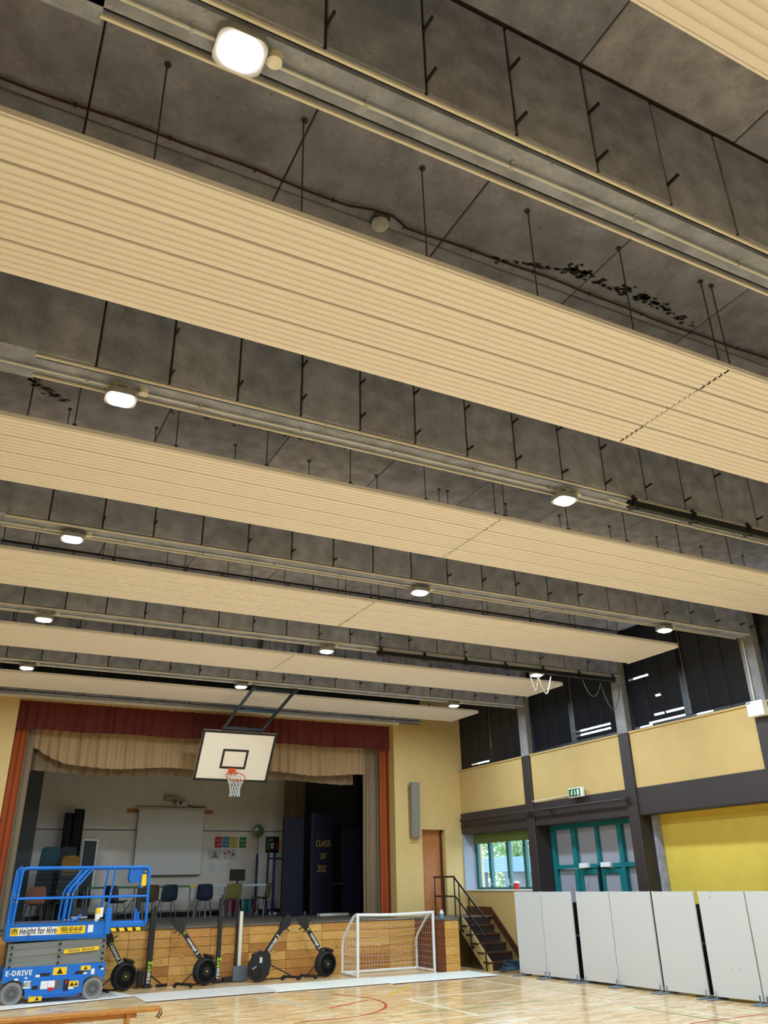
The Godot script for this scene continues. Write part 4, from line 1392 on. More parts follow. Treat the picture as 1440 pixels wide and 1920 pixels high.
# ---------------------------------------------------------------- scissor lift
func build_lift() -> void:
	var L := thing("scissor_lift", Vector3(2.1, 0, -17.03), "blue scissor lift with grey wheels, folded down before the stage", "scissor lift")
	var zf := 0.38       # front side towards the hall
	var st: SurfaceTool
	# wheels
	for p in [[-0.645, zf - 0.07], [0.655, zf - 0.07], [-0.645, -zf + 0.07], [0.655, -zf + 0.07]]:
		st = mb()
		var t := Transform3D(Basis(Vector3.RIGHT, PI / 2), Vector3(p[0], 0.175, p[1]))
		lathe(st, [Vector2(0.09, -0.068), Vector2(0.155, -0.07), Vector2(0.17, -0.055), Vector2(0.172, 0.055), Vector2(0.155, 0.07), Vector2(0.12, 0.068), Vector2(0.115, 0.055), Vector2(0.09, 0.055)], t, 28)
		var wh := obj("wheel", st, M.tyre, L)
		st = mb()
		lathe(st, [Vector2(0.0, -0.06), Vector2(0.115, -0.06), Vector2(0.115, 0.056), Vector2(0.075, 0.056), Vector2(0.07, 0.04), Vector2(0.045, 0.04), Vector2(0.04, 0.066), Vector2(0.0, 0.066)], t, 24)
		obj("hub", st, M.hub, wh)
	# chassis with wheel arches
	st = mb()
	var poly := PackedVector2Array([Vector2(-0.82, 0.56), Vector2(-0.82, 0.33)])
	for i in 9:
		var a := lerpf(2.3, 0.12, i / 8.0)
		poly.append(Vector2(-0.645 + cos(a) * 0.205, 0.175 + sin(a) * 0.205))
	for v in [Vector2(-0.42, 0.09), Vector2(0.40, 0.09), Vector2(0.42, 0.12)]: poly.append(v)
	for i in 9:
		var a := lerpf(PI - 0.1, 0.3, i / 8.0)
		poly.append(Vector2(0.655 + cos(a) * 0.21, 0.175 + sin(a) * 0.205))
	poly.append(Vector2(0.83, 0.30))
	poly.append(Vector2(0.83, 0.57))
	prism(st, poly, 0.05, Transform3D(Basis.IDENTITY, Vector3(0, 0, zf - 0.05)))
	prism(st, poly, 0.05, Transform3D(Basis.IDENTITY, Vector3(0, 0, -zf)))
	box(st, Vector3(0.0, 0.30, 0), Vector3(0.84, 0.34, 0.68))
	box(st, Vector3(0.0, 0.50, 0), Vector3(1.58, 0.08, 0.7))
	obj("chassis", st, M.lift_blue, L)
	st = mb()
	cbox(st, Vector3(0.06, 0.26, zf + 0.008), Vector3(0.84, 0.27, 0.018), 0.006)
	var tray := obj("side_tray_door", st, M.lift_blue, L)
	st = mb()
	for q in [-0.16, 0.42]: box(st, Vector3(q, 0.435, zf + 0.001), Vector3(0.17, 0.045, 0.004))
	box(st, Vector3(-0.29, 0.25, zf + 0.018), Vector3(0.09, 0.06, 0.004))
	box(st, Vector3(0.745, 0.50, zf + 0.001), Vector3(0.06, 0.035, 0.004))
	obj("slot", st, M.black, tray)
	# stickers on the chassis
	var stick := func(called: String, x: float, y: float, w: float, h: float, m: Material, lift := 0.002) -> MeshInstance3D:
		var q := mb()
		box(q, Vector3(x, y, zf + lift), Vector3(w, h, 0.003))
		return obj(called, q, m, L)
	stick.call("warning_sticker", 0.08, 0.475, 0.22, 0.115, M.sticker_yellow)
	stick.call("warning_sticker", 0.50, 0.50, 0.16, 0.07, M.sticker_yellow)
	stick.call("warning_sticker", 0.325, 0.27, 0.16, 0.09, M.sticker_yellow, 0.02)
	stick.call("warning_sticker", -0.325, 0.10, 0.08, 0.11, M.sticker_yellow)
	stick.call("warning_sticker", -0.22, 0.085, 0.13, 0.07, M.sticker_yellow)
	stick.call("plate_sticker", -0.45, 0.40, 0.035, 0.03, M.sticker_white)
	stick.call("plate_sticker", -0.60, 0.385, 0.06, 0.03, M.sticker_white)
	var np: MeshInstance3D = stick.call("plate_sticker", -0.395, 0.30, 0.17, 0.11, M.sticker_white)
	lettering("number_print", "0077", 0.07, M.lead, np, Transform3D(Basis.IDENTITY, Vector3(-0.405, 0.30, zf + 0.004)))
	stick.call("plate_sticker", -0.15, 0.28, 0.11, 0.12, M.sticker_white, 0.02)
	stick.call("plate_sticker", -0.035, 0.285, 0.11, 0.11, M.sticker_white, 0.02)
	stick.call("red_sticker", -0.035, 0.215, 0.09, 0.05, M.red, 0.021)
	stick.call("control_plate", 0.08, 0.275, 0.10, 0.13, M.lead, 0.02)
	stick.call("control_plate", 0.205, 0.26, 0.09, 0.17, flat(Color(0.06, 0.08, 0.25), 0.4), 0.02)
	stick.call("red_sticker", 0.205, 0.305, 0.03, 0.04, M.red, 0.023)
	stick.call("plate_sticker", 0.29, 0.21, 0.09, 0.03, M.sticker_white, 0.021)
	stick.call("plate_sticker", 0.625, 0.44, 0.055, 0.085, M.sticker_white)
	stick.call("plate_sticker", 0.50, 0.42, 0.06, 0.03, M.sticker_white)
	stick.call("plate_sticker", -0.27, 0.42, 0.07, 0.035, M.sticker_white)
	stick.call("plate_sticker", 0.78, 0.47, 0.045, 0.03, M.sticker_white)
	for p in [[0.08, 0.475, 0.05, 0.004], [0.50, 0.50, 0.03, 0.004], [0.30, 0.27, 0.035, 0.022], [0.365, 0.27, 0.03, 0.022], [-0.23, 0.085, 0.03, 0.004]]:
		st = mb()
		prism(st, PackedVector2Array([Vector2(-p[2], -p[2] * 0.8), Vector2(p[2], -p[2] * 0.8), Vector2(0, p[2])]), 0.002, Transform3D(Basis.IDENTITY, Vector3(p[0], p[1], zf + p[3])))
		obj("warning_triangle", st, M.black, L)
	lettering("drive_lettering", "E-DRIVE", 0.078, M.sticker_white, L, Transform3D(Basis.IDENTITY, Vector3(-0.575, 0.478, zf + 0.003)), 0.003, "Droid Sans", true, 1.05)
	# folded scissor arms
	for i in 4:
		var y := 0.60 + 0.096 * i
		var sl := 0.030 - 0.006 * (i % 2)
		for s in [zf - 0.05, -zf + 0.05]:
			st = mb()
			bar(st, Vector3(-0.80, y - sl, s - 0.012 * (i % 2)), Vector3(0.80, y + sl, s - 0.012 * (i % 2)), 0.05, 0.098)
			obj("scissor_arm", st, M.lift_grey, L)
		for x in [-0.74, 0.03, 0.76]:
			st = mb()
			cyl(st, Vector3(x, y + sl * x / 0.8, zf - 0.04), Vector3(x, y + sl * x / 0.8, zf + 0.005), 0.02, -1, 12)
			obj("pivot_pin", st, M.black, L)
	st = mb()
	box(st, Vector3(0, 0.75, 0), Vector3(1.4, 0.32, 0.5))
	obj("arm_stack", st, M.rail_dark, L)
	st = mb()
	bar(st, Vector3(0.10, 0.765, zf), Vector3(0.68, 0.80, zf), 0.004, 0.062)
	var fp := obj("phone_sticker", st, M.sticker_yellow, L)
	lettering("phone_lettering", "FREEPHONE   1800 43 44 48", 0.034, M.lead, fp, Transform3D(Basis(Vector3(0, 0, 1), 0.06), Vector3(0.39, 0.782, zf + 0.003)), 0.003, "Droid Sans", true, 0.72)
	# platform
	st = mb()
	cbox(st, Vector3(-0.04, 1.085, 0), Vector3(1.66, 0.27, 0.76), 0.012)
	obj("platform", st, M.lift_blue, L)
	st = mb()
	box(st, Vector3(-0.04, 1.0, zf + 0.004), Vector3(1.66, 0.008, 0.012))
	box(st, Vector3(-0.04, 1.21, zf + 0.004), Vector3(1.66, 0.02, 0.016))
	obj("platform_lip", st, M.lift_blue, L)
	st = mb()
	box(st, Vector3(0.0, 1.23, 0), Vector3(1.55, 0.01, 0.68))
	obj("deck_plate", st, M.lead, L)
	st = mb()
	cbox(st, Vector3(1.13, 1.155, 0), Vector3(0.68, 0.09, 0.72), 0.01)
	cbox(st, Vector3(0.79, 1.22, zf + 0.01), Vector3(0.10, 0.42, 0.03), 0.008)
	obj("deck_extension", st, M.lift_blue, L)
	st = mb()
	box(st, Vector3(1.10, 1.075, zf - 0.02), Vector3(0.62, 0.055, 0.006))
	var hz := obj("hazard_strip", st, M.black, L)
	for i in 4:
		st = mb()
		prism(st, PackedVector2Array([Vector2(-0.055, 0.027), Vector2(0.035, 0.027), Vector2(0.055, -0.027), Vector2(-0.03, -0.027)]), 0.003, Transform3D(Basis.IDENTITY, Vector3(0.90 + 0.145 * i, 1.075, zf - 0.016)))
		obj("yellow_stripe", st, M.sticker_yellow, hz)
	# company banner
	st = mb()
	box(st, Vector3(-0.2, 1.10, zf + 0.003), Vector3(1.22, 0.125, 0.004))
	var bn := obj("banner", st, M.sticker_white, L)
	st = mb()
	box(st, Vector3(0.175, 1.10, zf + 0.006), Vector3(0.47, 0.123, 0.003))
	obj("banner_yellow", st, M.sticker_yellow, bn)
	st = mb()
	box(st, Vector3(-0.745, 1.10, zf + 0.006), Vector3(0.125, 0.123, 0.003))
	obj("banner_yellow", st, M.sticker_yellow, bn)
	lettering("banner_lettering", "Height for Hire", 0.092, M.black, bn, Transform3D(Basis.IDENTITY, Vector3(-0.365, 1.102, zf + 0.006)), 0.003, "Droid Sans", true, 0.66)
	lettering("banner_number", "1800 43 44 48", 0.068, M.black, bn, Transform3D(Basis.IDENTITY, Vector3(0.175, 1.112, zf + 0.008)), 0.003, "Droid Sans", true, 0.62)
	st = mb()
	box(st, Vector3(0.175, 1.06, zf + 0.008), Vector3(0.32, 0.008, 0.003))
	var em := []
	for i in 17:
		var a := lerpf(-0.9, PI + 0.9, i / 16.0)
		em.append(Vector3(-0.745 + cos(a) * 0.042, 1.10 + sin(a) * 0.042, zf + 0.008))
	tube(st, em, 0.007, 6)
	bar(st, Vector3(-0.745, 1.06, zf + 0.008), Vector3(-0.745, 1.125, zf + 0.008), 0.012, 0.004)
	bar(st, Vector3(-0.77, 1.10, zf + 0.008), Vector3(-0.745, 1.13, zf + 0.008), 0.01, 0.004)
	bar(st, Vector3(-0.72, 1.10, zf + 0.008), Vector3(-0.745, 1.13, zf + 0.008), 0.01, 0.004)
	obj("banner_emblem", st, M.black, bn)
	stick.call("plate_sticker", 0.50, 1.11, 0.09, 0.12, M.sticker_white)
	stick.call("plate_sticker", 0.60, 1.30, 0.06, 0.09, M.sticker_white, 0.026)
	# guard rails, front and back
	var R := 0.02
	for s in [zf - 0.01, -zf + 0.01]:
		st = mb()
		tube(st, fillet([Vector3(-0.80, 1.22, s), Vector3(-0.76, 2.10, s), Vector3(1.44, 2.10, s), Vector3(1.46, 1.16, s)], 0.09), R + 0.006, 8)
		obj("guard_rail", st, M.lift_blue, L)
		st = mb()
		tube(st, [Vector3(-0.78, 1.61, s), Vector3(1.45, 1.61, s)], R, 8)
		obj("mid_rail", st, M.lift_blue, L)
		for p in [[0.03, 0.36], [0.10, 0.43]]:
			st = mb()
			tube(st, fillet([Vector3(p[0], 1.22, s), Vector3(p[0] + 0.03, 1.72, s), Vector3(p[1], 2.09, s)], 0.08), R, 8)
			obj("gate_post", st, M.lift_blue, L)
		st = mb()
		tube(st, fillet([Vector3(0.74, 1.25, s), Vector3(0.79, 1.75, s), Vector3(0.82, 2.0, s), Vector3(0.80, 2.09, s)], 0.05), R, 8)
		obj("gate_post", st, M.lift_blue, L)
		for q in [[-0.78, 1.66], [-0.78, 1.56], [0.05, 1.66], [0.12, 1.66], [0.78, 1.66], [0.05, 1.26], [0.12, 1.26]]:
			st = mb()
			cyl(st, Vector3(q[0], q[1], s), Vector3(q[0], q[1], s + 0.035), 0.013, -1, 8)
			obj("bolt", st, M.chrome, L)
	for x in [-0.79, 1.45]:
		for y in [1.61, 2.10]:
			st = mb()
			tube(st, [Vector3(x + (0.025 if x < 0 else 0.0), y, -zf + 0.01), Vector3(x + (0.025 if x < 0 else 0.0), y, zf - 0.01)], R, 8)
			obj("end_rail", st, M.lift_blue, L)
	st = mb()
	tube(st, [Vector3(-0.88, 1.1, zf - 0.02), Vector3(-0.87, 1.7, zf - 0.02), Vector3(-0.85, 2.06, zf - 0.02), Vector3(-0.78, 2.12, zf - 0.02)], 0.022, 8)
	cbox(st, Vector3(-0.86, 1.12, zf - 0.02), Vector3(0.06, 0.3, 0.05), 0.008)
	obj("ladder_stile", st, M.lift_blue, L)
	# upper control box and document tube
	st = mb()
	prism(st, PackedVector2Array([Vector2(-0.17, 0.12), Vector2(0.14, 0.13), Vector2(0.15, 0.0), Vector2(0.06, -0.1), Vector2(-0.14, -0.13), Vector2(-0.18, -0.06)]), 0.14, Transform3D(Basis.IDENTITY, Vector3(1.27, 1.96, zf - 0.2)))
	obj("control_box", st, M.lift_blue, L)
	st = mb()
	cbox(st, Vector3(1.36, 1.88, zf - 0.03), Vector3(0.09, 0.2, 0.03), 0.01)
	obj("yellow_tag", st, M.sticker_yellow, L)
	st = mb()
	cbox(st, Vector3(1.37, 2.03, zf - 0.03), Vector3(0.05, 0.05, 0.05), 0.01)
	obj("key_switch", st, M.chrome, L)
	st = mb()
	tube(st, [Vector3(1.32, 1.36, zf - 0.12), Vector3(1.31, 1.5, zf - 0.1), Vector3(1.33, 1.75, zf - 0.1)], 0.05, 10)
	obj("manual_tube", st, M.rail_dark, L)
	st = mb()
	bar(st, Vector3(1.27, 1.2, zf - 0.1), Vector3(1.28, 1.42, zf - 0.1), 0.05, 0.04)
	obj("bracket", st, M.lift_blue, L)
	st = mb()
	var pts := []
	for i in 15:
		var t := i / 14.0
		pts.append(Vector3(lerpf(0.78, 1.28, t), 1.45 - 0.2 * sin(PI * minf(1.0, t * 1.15)) + 0.1 * t, zf - 0.25))
	tube(st, pts, 0.01, 6)
	obj("control_cable", st, M.black, L)
	st = mb()
	lathe(st, [Vector2(0, 0), Vector2(0.035, 0.0), Vector2(0.045, 0.02), Vector2(0.045, 0.075), Vector2(0.03, 0.1), Vector2(0, 0.105)], Transform3D(Basis.IDENTITY, Vector3(0.60, 1.33, zf - 0.05)), 14)
	obj("beacon", st, flat(Color(0.97, 0.78, 0.03), 0.35), L)
	st = mb()
	cbox(st, Vector3(0.66, 1.36, zf - 0.05), Vector3(0.06, 0.16, 0.08), 0.01)
	bar(st, Vector3(0.59, 1.22, zf - 0.05), Vector3(0.59, 1.34, zf - 0.05), 0.06, 0.05)
	obj("socket_box", st, M.sticker_white, L)
	st = mb()
	tube(st, [Vector3(0.16, 1.24, zf - 0.04), Vector3(0.24, 1.26, zf - 0.04), Vector3(0.32, 1.33, zf - 0.04)], 0.025, 8)
	obj("latch_handle", st, M.lift_blue, L)

# ---------------------------------------------------------------- rowing machines
func rower(at: Vector3, label: String, lean: Vector2, mirrored: bool) -> void:
	var o := thing("rowing_machine", at, label, "rowing machine", "front halves of rowing machines stood on end")
	var sx := -1.0 if mirrored else 1.0
	var t := Transform3D(Basis(Vector3.UP, 0.25 * sx) * Basis(Vector3.RIGHT, PI / 2), Vector3(0, 0.25, 0))
	var st := mb()
	if not mirrored:
		lathe(st, [Vector2(0.0, -0.09), Vector2(0.2, -0.09), Vector2(0.235, -0.06), Vector2(0.24, 0.03), Vector2(0.225, 0.075), Vector2(0.19, 0.09), Vector2(0.185, 0.08)], t, 30)
		obj("flywheel_cage", st, M.rubber, o)
		for q in 24:
			st = mb()
			var a := TAU * q / 24
			bar(st, t * Vector3(cos(a) * 0.085, 0.086, sin(a) * 0.085), t * Vector3(cos(a + 0.12) * 0.188, 0.084, sin(a + 0.12) * 0.188), 0.012, 0.006)
			obj("vent_rib", st, M.black, o)
		st = mb()
		lathe(st, [Vector2(0.0, 0.094), Vector2(0.08, 0.092), Vector2(0.088, 0.08)], t, 20)
		var hub := obj("hub_cover", st, M.black_gloss, o)
		st = mb()
		lathe(st, [Vector2(0.0, 0.098), Vector2(0.016, 0.098), Vector2(0.018, 0.092)], t, 12)
		obj("hub_badge", st, M.gold, hub)
	else:
		prism(st, PackedVector2Array([Vector2(-0.20, -0.16), Vector2(-0.08, -0.24), Vector2(0.08, -0.235), Vector2(0.20, -0.12), Vector2(0.24, 0.06), Vector2(0.22, 0.25), Vector2(0.06, 0.26), Vector2(-0.10, 0.23), Vector2(-0.20, 0.08)]), 0.2, Transform3D(Basis(Vector3.UP, -0.2), Vector3(0, 0.25, -0.1)))
		obj("flywheel_cage", st, M.rubber, o)
		st = mb()
		for q in [[0.17, 0.0, 0.05, 0.08], [-0.01, 0.14, 0.05, 0.1]]:
			cbox(st, Vector3(q[0], 0.25 + q[1], 0.11 + 0.04 * q[0]), Vector3(q[2], q[3], 0.006), 0.002, Basis(Vector3.UP, -0.2))
		obj("label_plate", st, M.off_white, o)
		st = mb()
		cbox(st, Vector3(-0.1, 0.18, 0.08), Vector3(0.15, 0.2, 0.08), 0.02, Basis(Vector3(0, 0, 1), 0.5))
		obj("side_cover", st, M.black_gloss, o)
	# upright boom with printed name
	var a0 := Vector3(-0.06 * sx, 0.42, 0.0)
	var a1 := Vector3(lean.x, lean.y, -0.02)
	st = mb()
	bar(st, a0, a0.lerp(a1, 0.72), 0.06, 0.085)
	obj("boom", st, M.black, o)
	var dir := (a1 - a0).normalized()
	var down := -dir if not mirrored else dir
	var side := Vector3(-down.y, down.x, 0).normalized()
	var zface := 0.058
	var bt := Basis(down, side, Vector3(0, 0, 1))
	lettering("boom_lettering", "concept 2", 0.058, M.sticker_white, o, Transform3D(bt, a0.lerp(a1, 0.36) + Vector3(0, 0, 0.046)), 0.003, "Droid Sans", true, 0.95)
	st = mb()
	var lg := a0.lerp(a1, 0.66 if not mirrored else 0.05) + Vector3(0, 0, 0.046)
	var cp := []
	for i in 12:
		var an := lerpf(0.6, TAU - 0.6, i / 11.0)
		cp.append(lg + bt * Vector3(cos(an) * 0.026, sin(an) * 0.02, 0))
	tube(st, cp, 0.007, 6)
	obj("boom_emblem", st, M.lime, o)
	# monitor cradle at the top
	st = mb()
	var c := a0.lerp(a1, 0.85)
	prism(st, PackedVector2Array([Vector2(-0.06, -0.12), Vector2(0.06, -0.12), Vector2(0.10, 0.0), Vector2(0.075, 0.1), Vector2(-0.02, 0.17), Vector2(-0.08, 0.16), Vector2(-0.09, 0.02)]), 0.07, Transform3D(Basis(Vector3(dir.y, -dir.x, 0), dir, Vector3(0, 0, 1)), c + Vector3(0, 0, -0.035)))
	obj("monitor_cradle", st, M.black, o)
	st = mb()
	var nrm := Vector3(dir.y, -dir.x, 0)
	bar(st, c - dir * 0.05 - nrm * 0.16, c - dir * 0.07 + nrm * 0.17, 0.02, 0.02)
	bar(st, c - dir * 0.15 - nrm * 0.10, c - dir * 0.1 + nrm * 0.05, 0.018, 0.018)
	obj("handle_hook", st, M.black, o)
	# front leg and foot with castors
	st = mb()
	var ft := Vector3(-0.44 * sx * (1.0 if not mirrored else 1.0), 0.09, 0.12)
	if mirrored: ft = Vector3(0.62, 0.09, 0.12)
	tube(st, [Vector3(-0.08 * sx, 0.36, 0), ft], 0.012, 8)
	tube(st, [Vector3(ft.x, 0.03, -0.1), Vector3(0, 0.03, -0.06)], 0.014, 8)
	obj("leg_strut", st, M.black, o)
	st = mb()
	bar(st, ft + Vector3(-0.12, -0.02, -0.1), ft + Vector3(0.13, -0.035, 0.1), 0.05, 0.045)
	var foot := obj("foot_bar", st, M.black, o)
	for q in [-1.0, 1.0]:
		st = mb()
		var w := Vector3(ft.x + 0.13 * q, 0.034, ft.z + 0.1 * q)
		cyl(st, w - Vector3(0, 0, 0.015), w + Vector3(0, 0, 0.015), 0.034, -1, 14)
		obj("castor", st, M.rubber, foot)
	st = mb()
	cbox(st, Vector3(0.06 * sx, 0.50, 0), Vector3(0.22, 0.06, 0.15), 0.02, Basis(Vector3(0, 0, 1), -0.3 * sx))
	obj("chain_cover", st, M.black_gloss, o)

func build_rowers() -> void:
	rower(Vector3(3.46, 0, -17.65), "black rowing machine half with round fan, standing behind the blue lift", Vector2(-0.42, 0.98), false)
	rower(Vector3(5.0, 0, -17.65), "black rowing machine half with round fan, between two dark upright rails", Vector2(-0.66, 1.18), false)
	rower(Vector3(6.12, 0, -17.65), "black rowing machine half leaning the other way, beside the white rail", Vector2(0.62, 1.14), true)
	rower(Vector3(7.54, 0, -17.6), "black rowing machine half with round fan, beside the white goal", Vector2(-0.58, 1.14), false)
	# rear halves: rails stood upright
	var rails := [[3.98, M.black, 1.33, "glossy black rowing rail stood on end beside the blue lift", 0.11], [5.35, M.rail_dark, 1.50, "dark grey rowing rail stood on end, taller than the black one", 0.085], [5.79, M.rail_white, 1.24, "pale rowing rail stood on end above a grey seat", 0.07]]
	for i in 3:
		var q: Array = rails[i]
		var o := thing("rowing_rail", Vector3(q[0], 0, -17.97), q[3], "rowing rail", "rear halves of rowing machines stood on end")
		var st := mb()
		cbox(st, Vector3(0, 0.03 + q[2] / 2, 0), Vector3(q[4], q[2], 0.06), 0.008)
		obj("rail", st, q[1], o)
		st = mb()
		cbox(st, Vector3(0, 0.025, 0.0), Vector3(0.16, 0.05, 0.14), 0.008)
		cyl(st, Vector3(0.02, 0.03 + q[2], 0), Vector3(0.02, 0.09 + q[2], 0), 0.02, 0.012, 10)
		obj("end_fitting", st, M.black, o)
		if i < 2:
			lettering("rail_lettering", "row", 0.075, M.sticker_white, o, Transform3D(Basis(Vector3(0, 0, 1), PI / 2), Vector3(0, 0.17, 0.032)), 0.002)
			lettering("rail_lettering", "erg", 0.085, M.lime, o, Transform3D(Basis(Vector3(0, 0, 1), PI / 2), Vector3(0, 0.36, 0.032)), 0.002)
			st = mb()
			cbox(st, Vector3(-0.15, 0.17, 0.0), Vector3(0.12, 0.28, 0.10), 0.02)
			obj("seat", st, M.rubber if i == 0 else M.seat_grey, o)
			if i == 0:
				st = mb()
				bar(st, Vector3(0.06, 0.2, 0), Vector3(0.24, 0.06, 0.1), 0.02, 0.02)
				bar(st, Vector3(0.15, 0.035, 0.13), Vector3(0.36, 0.035, 0.06), 0.05, 0.05)
				obj("rear_foot", st, M.black, o)
		else:
			st = mb()
			cbox(st, Vector3(-0.075, 0.67, -0.002), Vector3(0.045, 1.3, 0.05), 0.006)
			obj("rail_side", st, M.black, o)
			st = mb()
			prism(st, rrect(0.29, 0.27, 0.04), 0.06, Transform3D(Basis.IDENTITY, Vector3(0.0, 0.15, 0.05)))
			obj("seat", st, M.seat_grey, o)
			st = mb()
			cbox(st, Vector3(-0.23, 0.05, 0.0), Vector3(0.2, 0.09, 0.12), 0.012)
			obj("rear_foot", st, M.black, o)

# ---------------------------------------------------------------- goal
func build_goal() -> void:
	var g := thing("football_goal", Vector3(8.99, 0, -17.15), "small white tubular football goal with net before the stage", "goal")
	var R := 0.03
	var hx := 0.915
	var back := -0.78
	var side := func(s: float) -> Array:
		return fillet([Vector3(hx * s, 1.15, 0), Vector3(hx * s, 1.15, -0.16), Vector3(hx * s, 0.66, back), Vector3(hx * s, R, back)], 0.16, 6)
	for s in [-1.0, 1.0]:
		var st := mb()
		cyl(st, Vector3(hx * s, 0, 0), Vector3(hx * s, 1.15 + R, 0), R, -1, 14)
		obj("post", st, M.white, g)
		st = mb()
		tube(st, side.call(s), R * 0.9, 10)
		obj("side_hoop", st, M.white, g)
		st = mb()
		cyl(st, Vector3(hx * s, R, 0), Vector3(hx * s, R, back), R, -1, 12)
		obj("ground_bar", st, M.white, g)
	var st := mb()
	var cb := []
	for i in 9:
		var t := i / 8.0
		cb.append(Vector3(lerpf(-hx, hx, t), 1.15 - 0.02 * sin(PI * t), 0))
	tube(st, cb, R, 12)
	obj("crossbar", st, M.white, g)
	st = mb()
	cyl(st, Vector3(-hx, R, back), Vector3(hx, R, back), R, -1, 12)
	obj("ground_bar", st, M.white, g)
	# net: sagging grid of cord
	st = mb()
	var nx := 26
	var prof := []
	for v in [Vector2(0.0, 1.13), Vector2(-0.16, 1.10), Vector2(-0.30, 0.97), Vector2(-0.45, 0.85), Vector2(-0.60, 0.74), Vector2(-0.72, 0.62), Vector2(-0.75, 0.50), Vector2(-0.76, 0.38), Vector2(-0.77, 0.26), Vector2(-0.77, 0.15), Vector2(-0.77, 0.05)]:
		prof.append(v)
	var q := noise(0.8, 2, 4)
	var net := []
	for j in prof.size():
		var row := []
		for i in nx + 1:
			var t := float(i) / nx
			var p: Vector2 = prof[j]
			row.append(Vector3(lerpf(-hx, hx, t), p.y - 0.06 * sin(PI * t) * (1.0 if j > 0 and j < 9 else 0.2) + 0.012 * q.get_noise_2d(i, j * 3), p.x + 0.05 * q.get_noise_2d(i * 0.6, j)))
		net.append(row)
	for j in prof.size():
		for i in nx + 1:
			if i < nx: cyl(st, net[j][i], net[j][i + 1], 0.0021, -1, 3, false)
			if j < prof.size() - 1: cyl(st, net[j][i], net[j + 1][i], 0.0021, -1, 3, false)
	for s in [-1.0, 1.0]:
		for j in prof.size():
			cyl(st, Vector3(hx * s, prof[j].y, prof[j].x), Vector3(hx * s, prof[j].y, 0), 0.0021, -1, 3, false)
		for i in 8:
			var z := -0.09 * (i + 1)
			var top := 1.1 if z > -0.2 else 1.1 + (z + 0.2) * 0.85
			cyl(st, Vector3(hx * s, 0.04, z), Vector3(hx * s, top, z), 0.0021, -1, 3, false)
	obj("net", st, M.white, g)

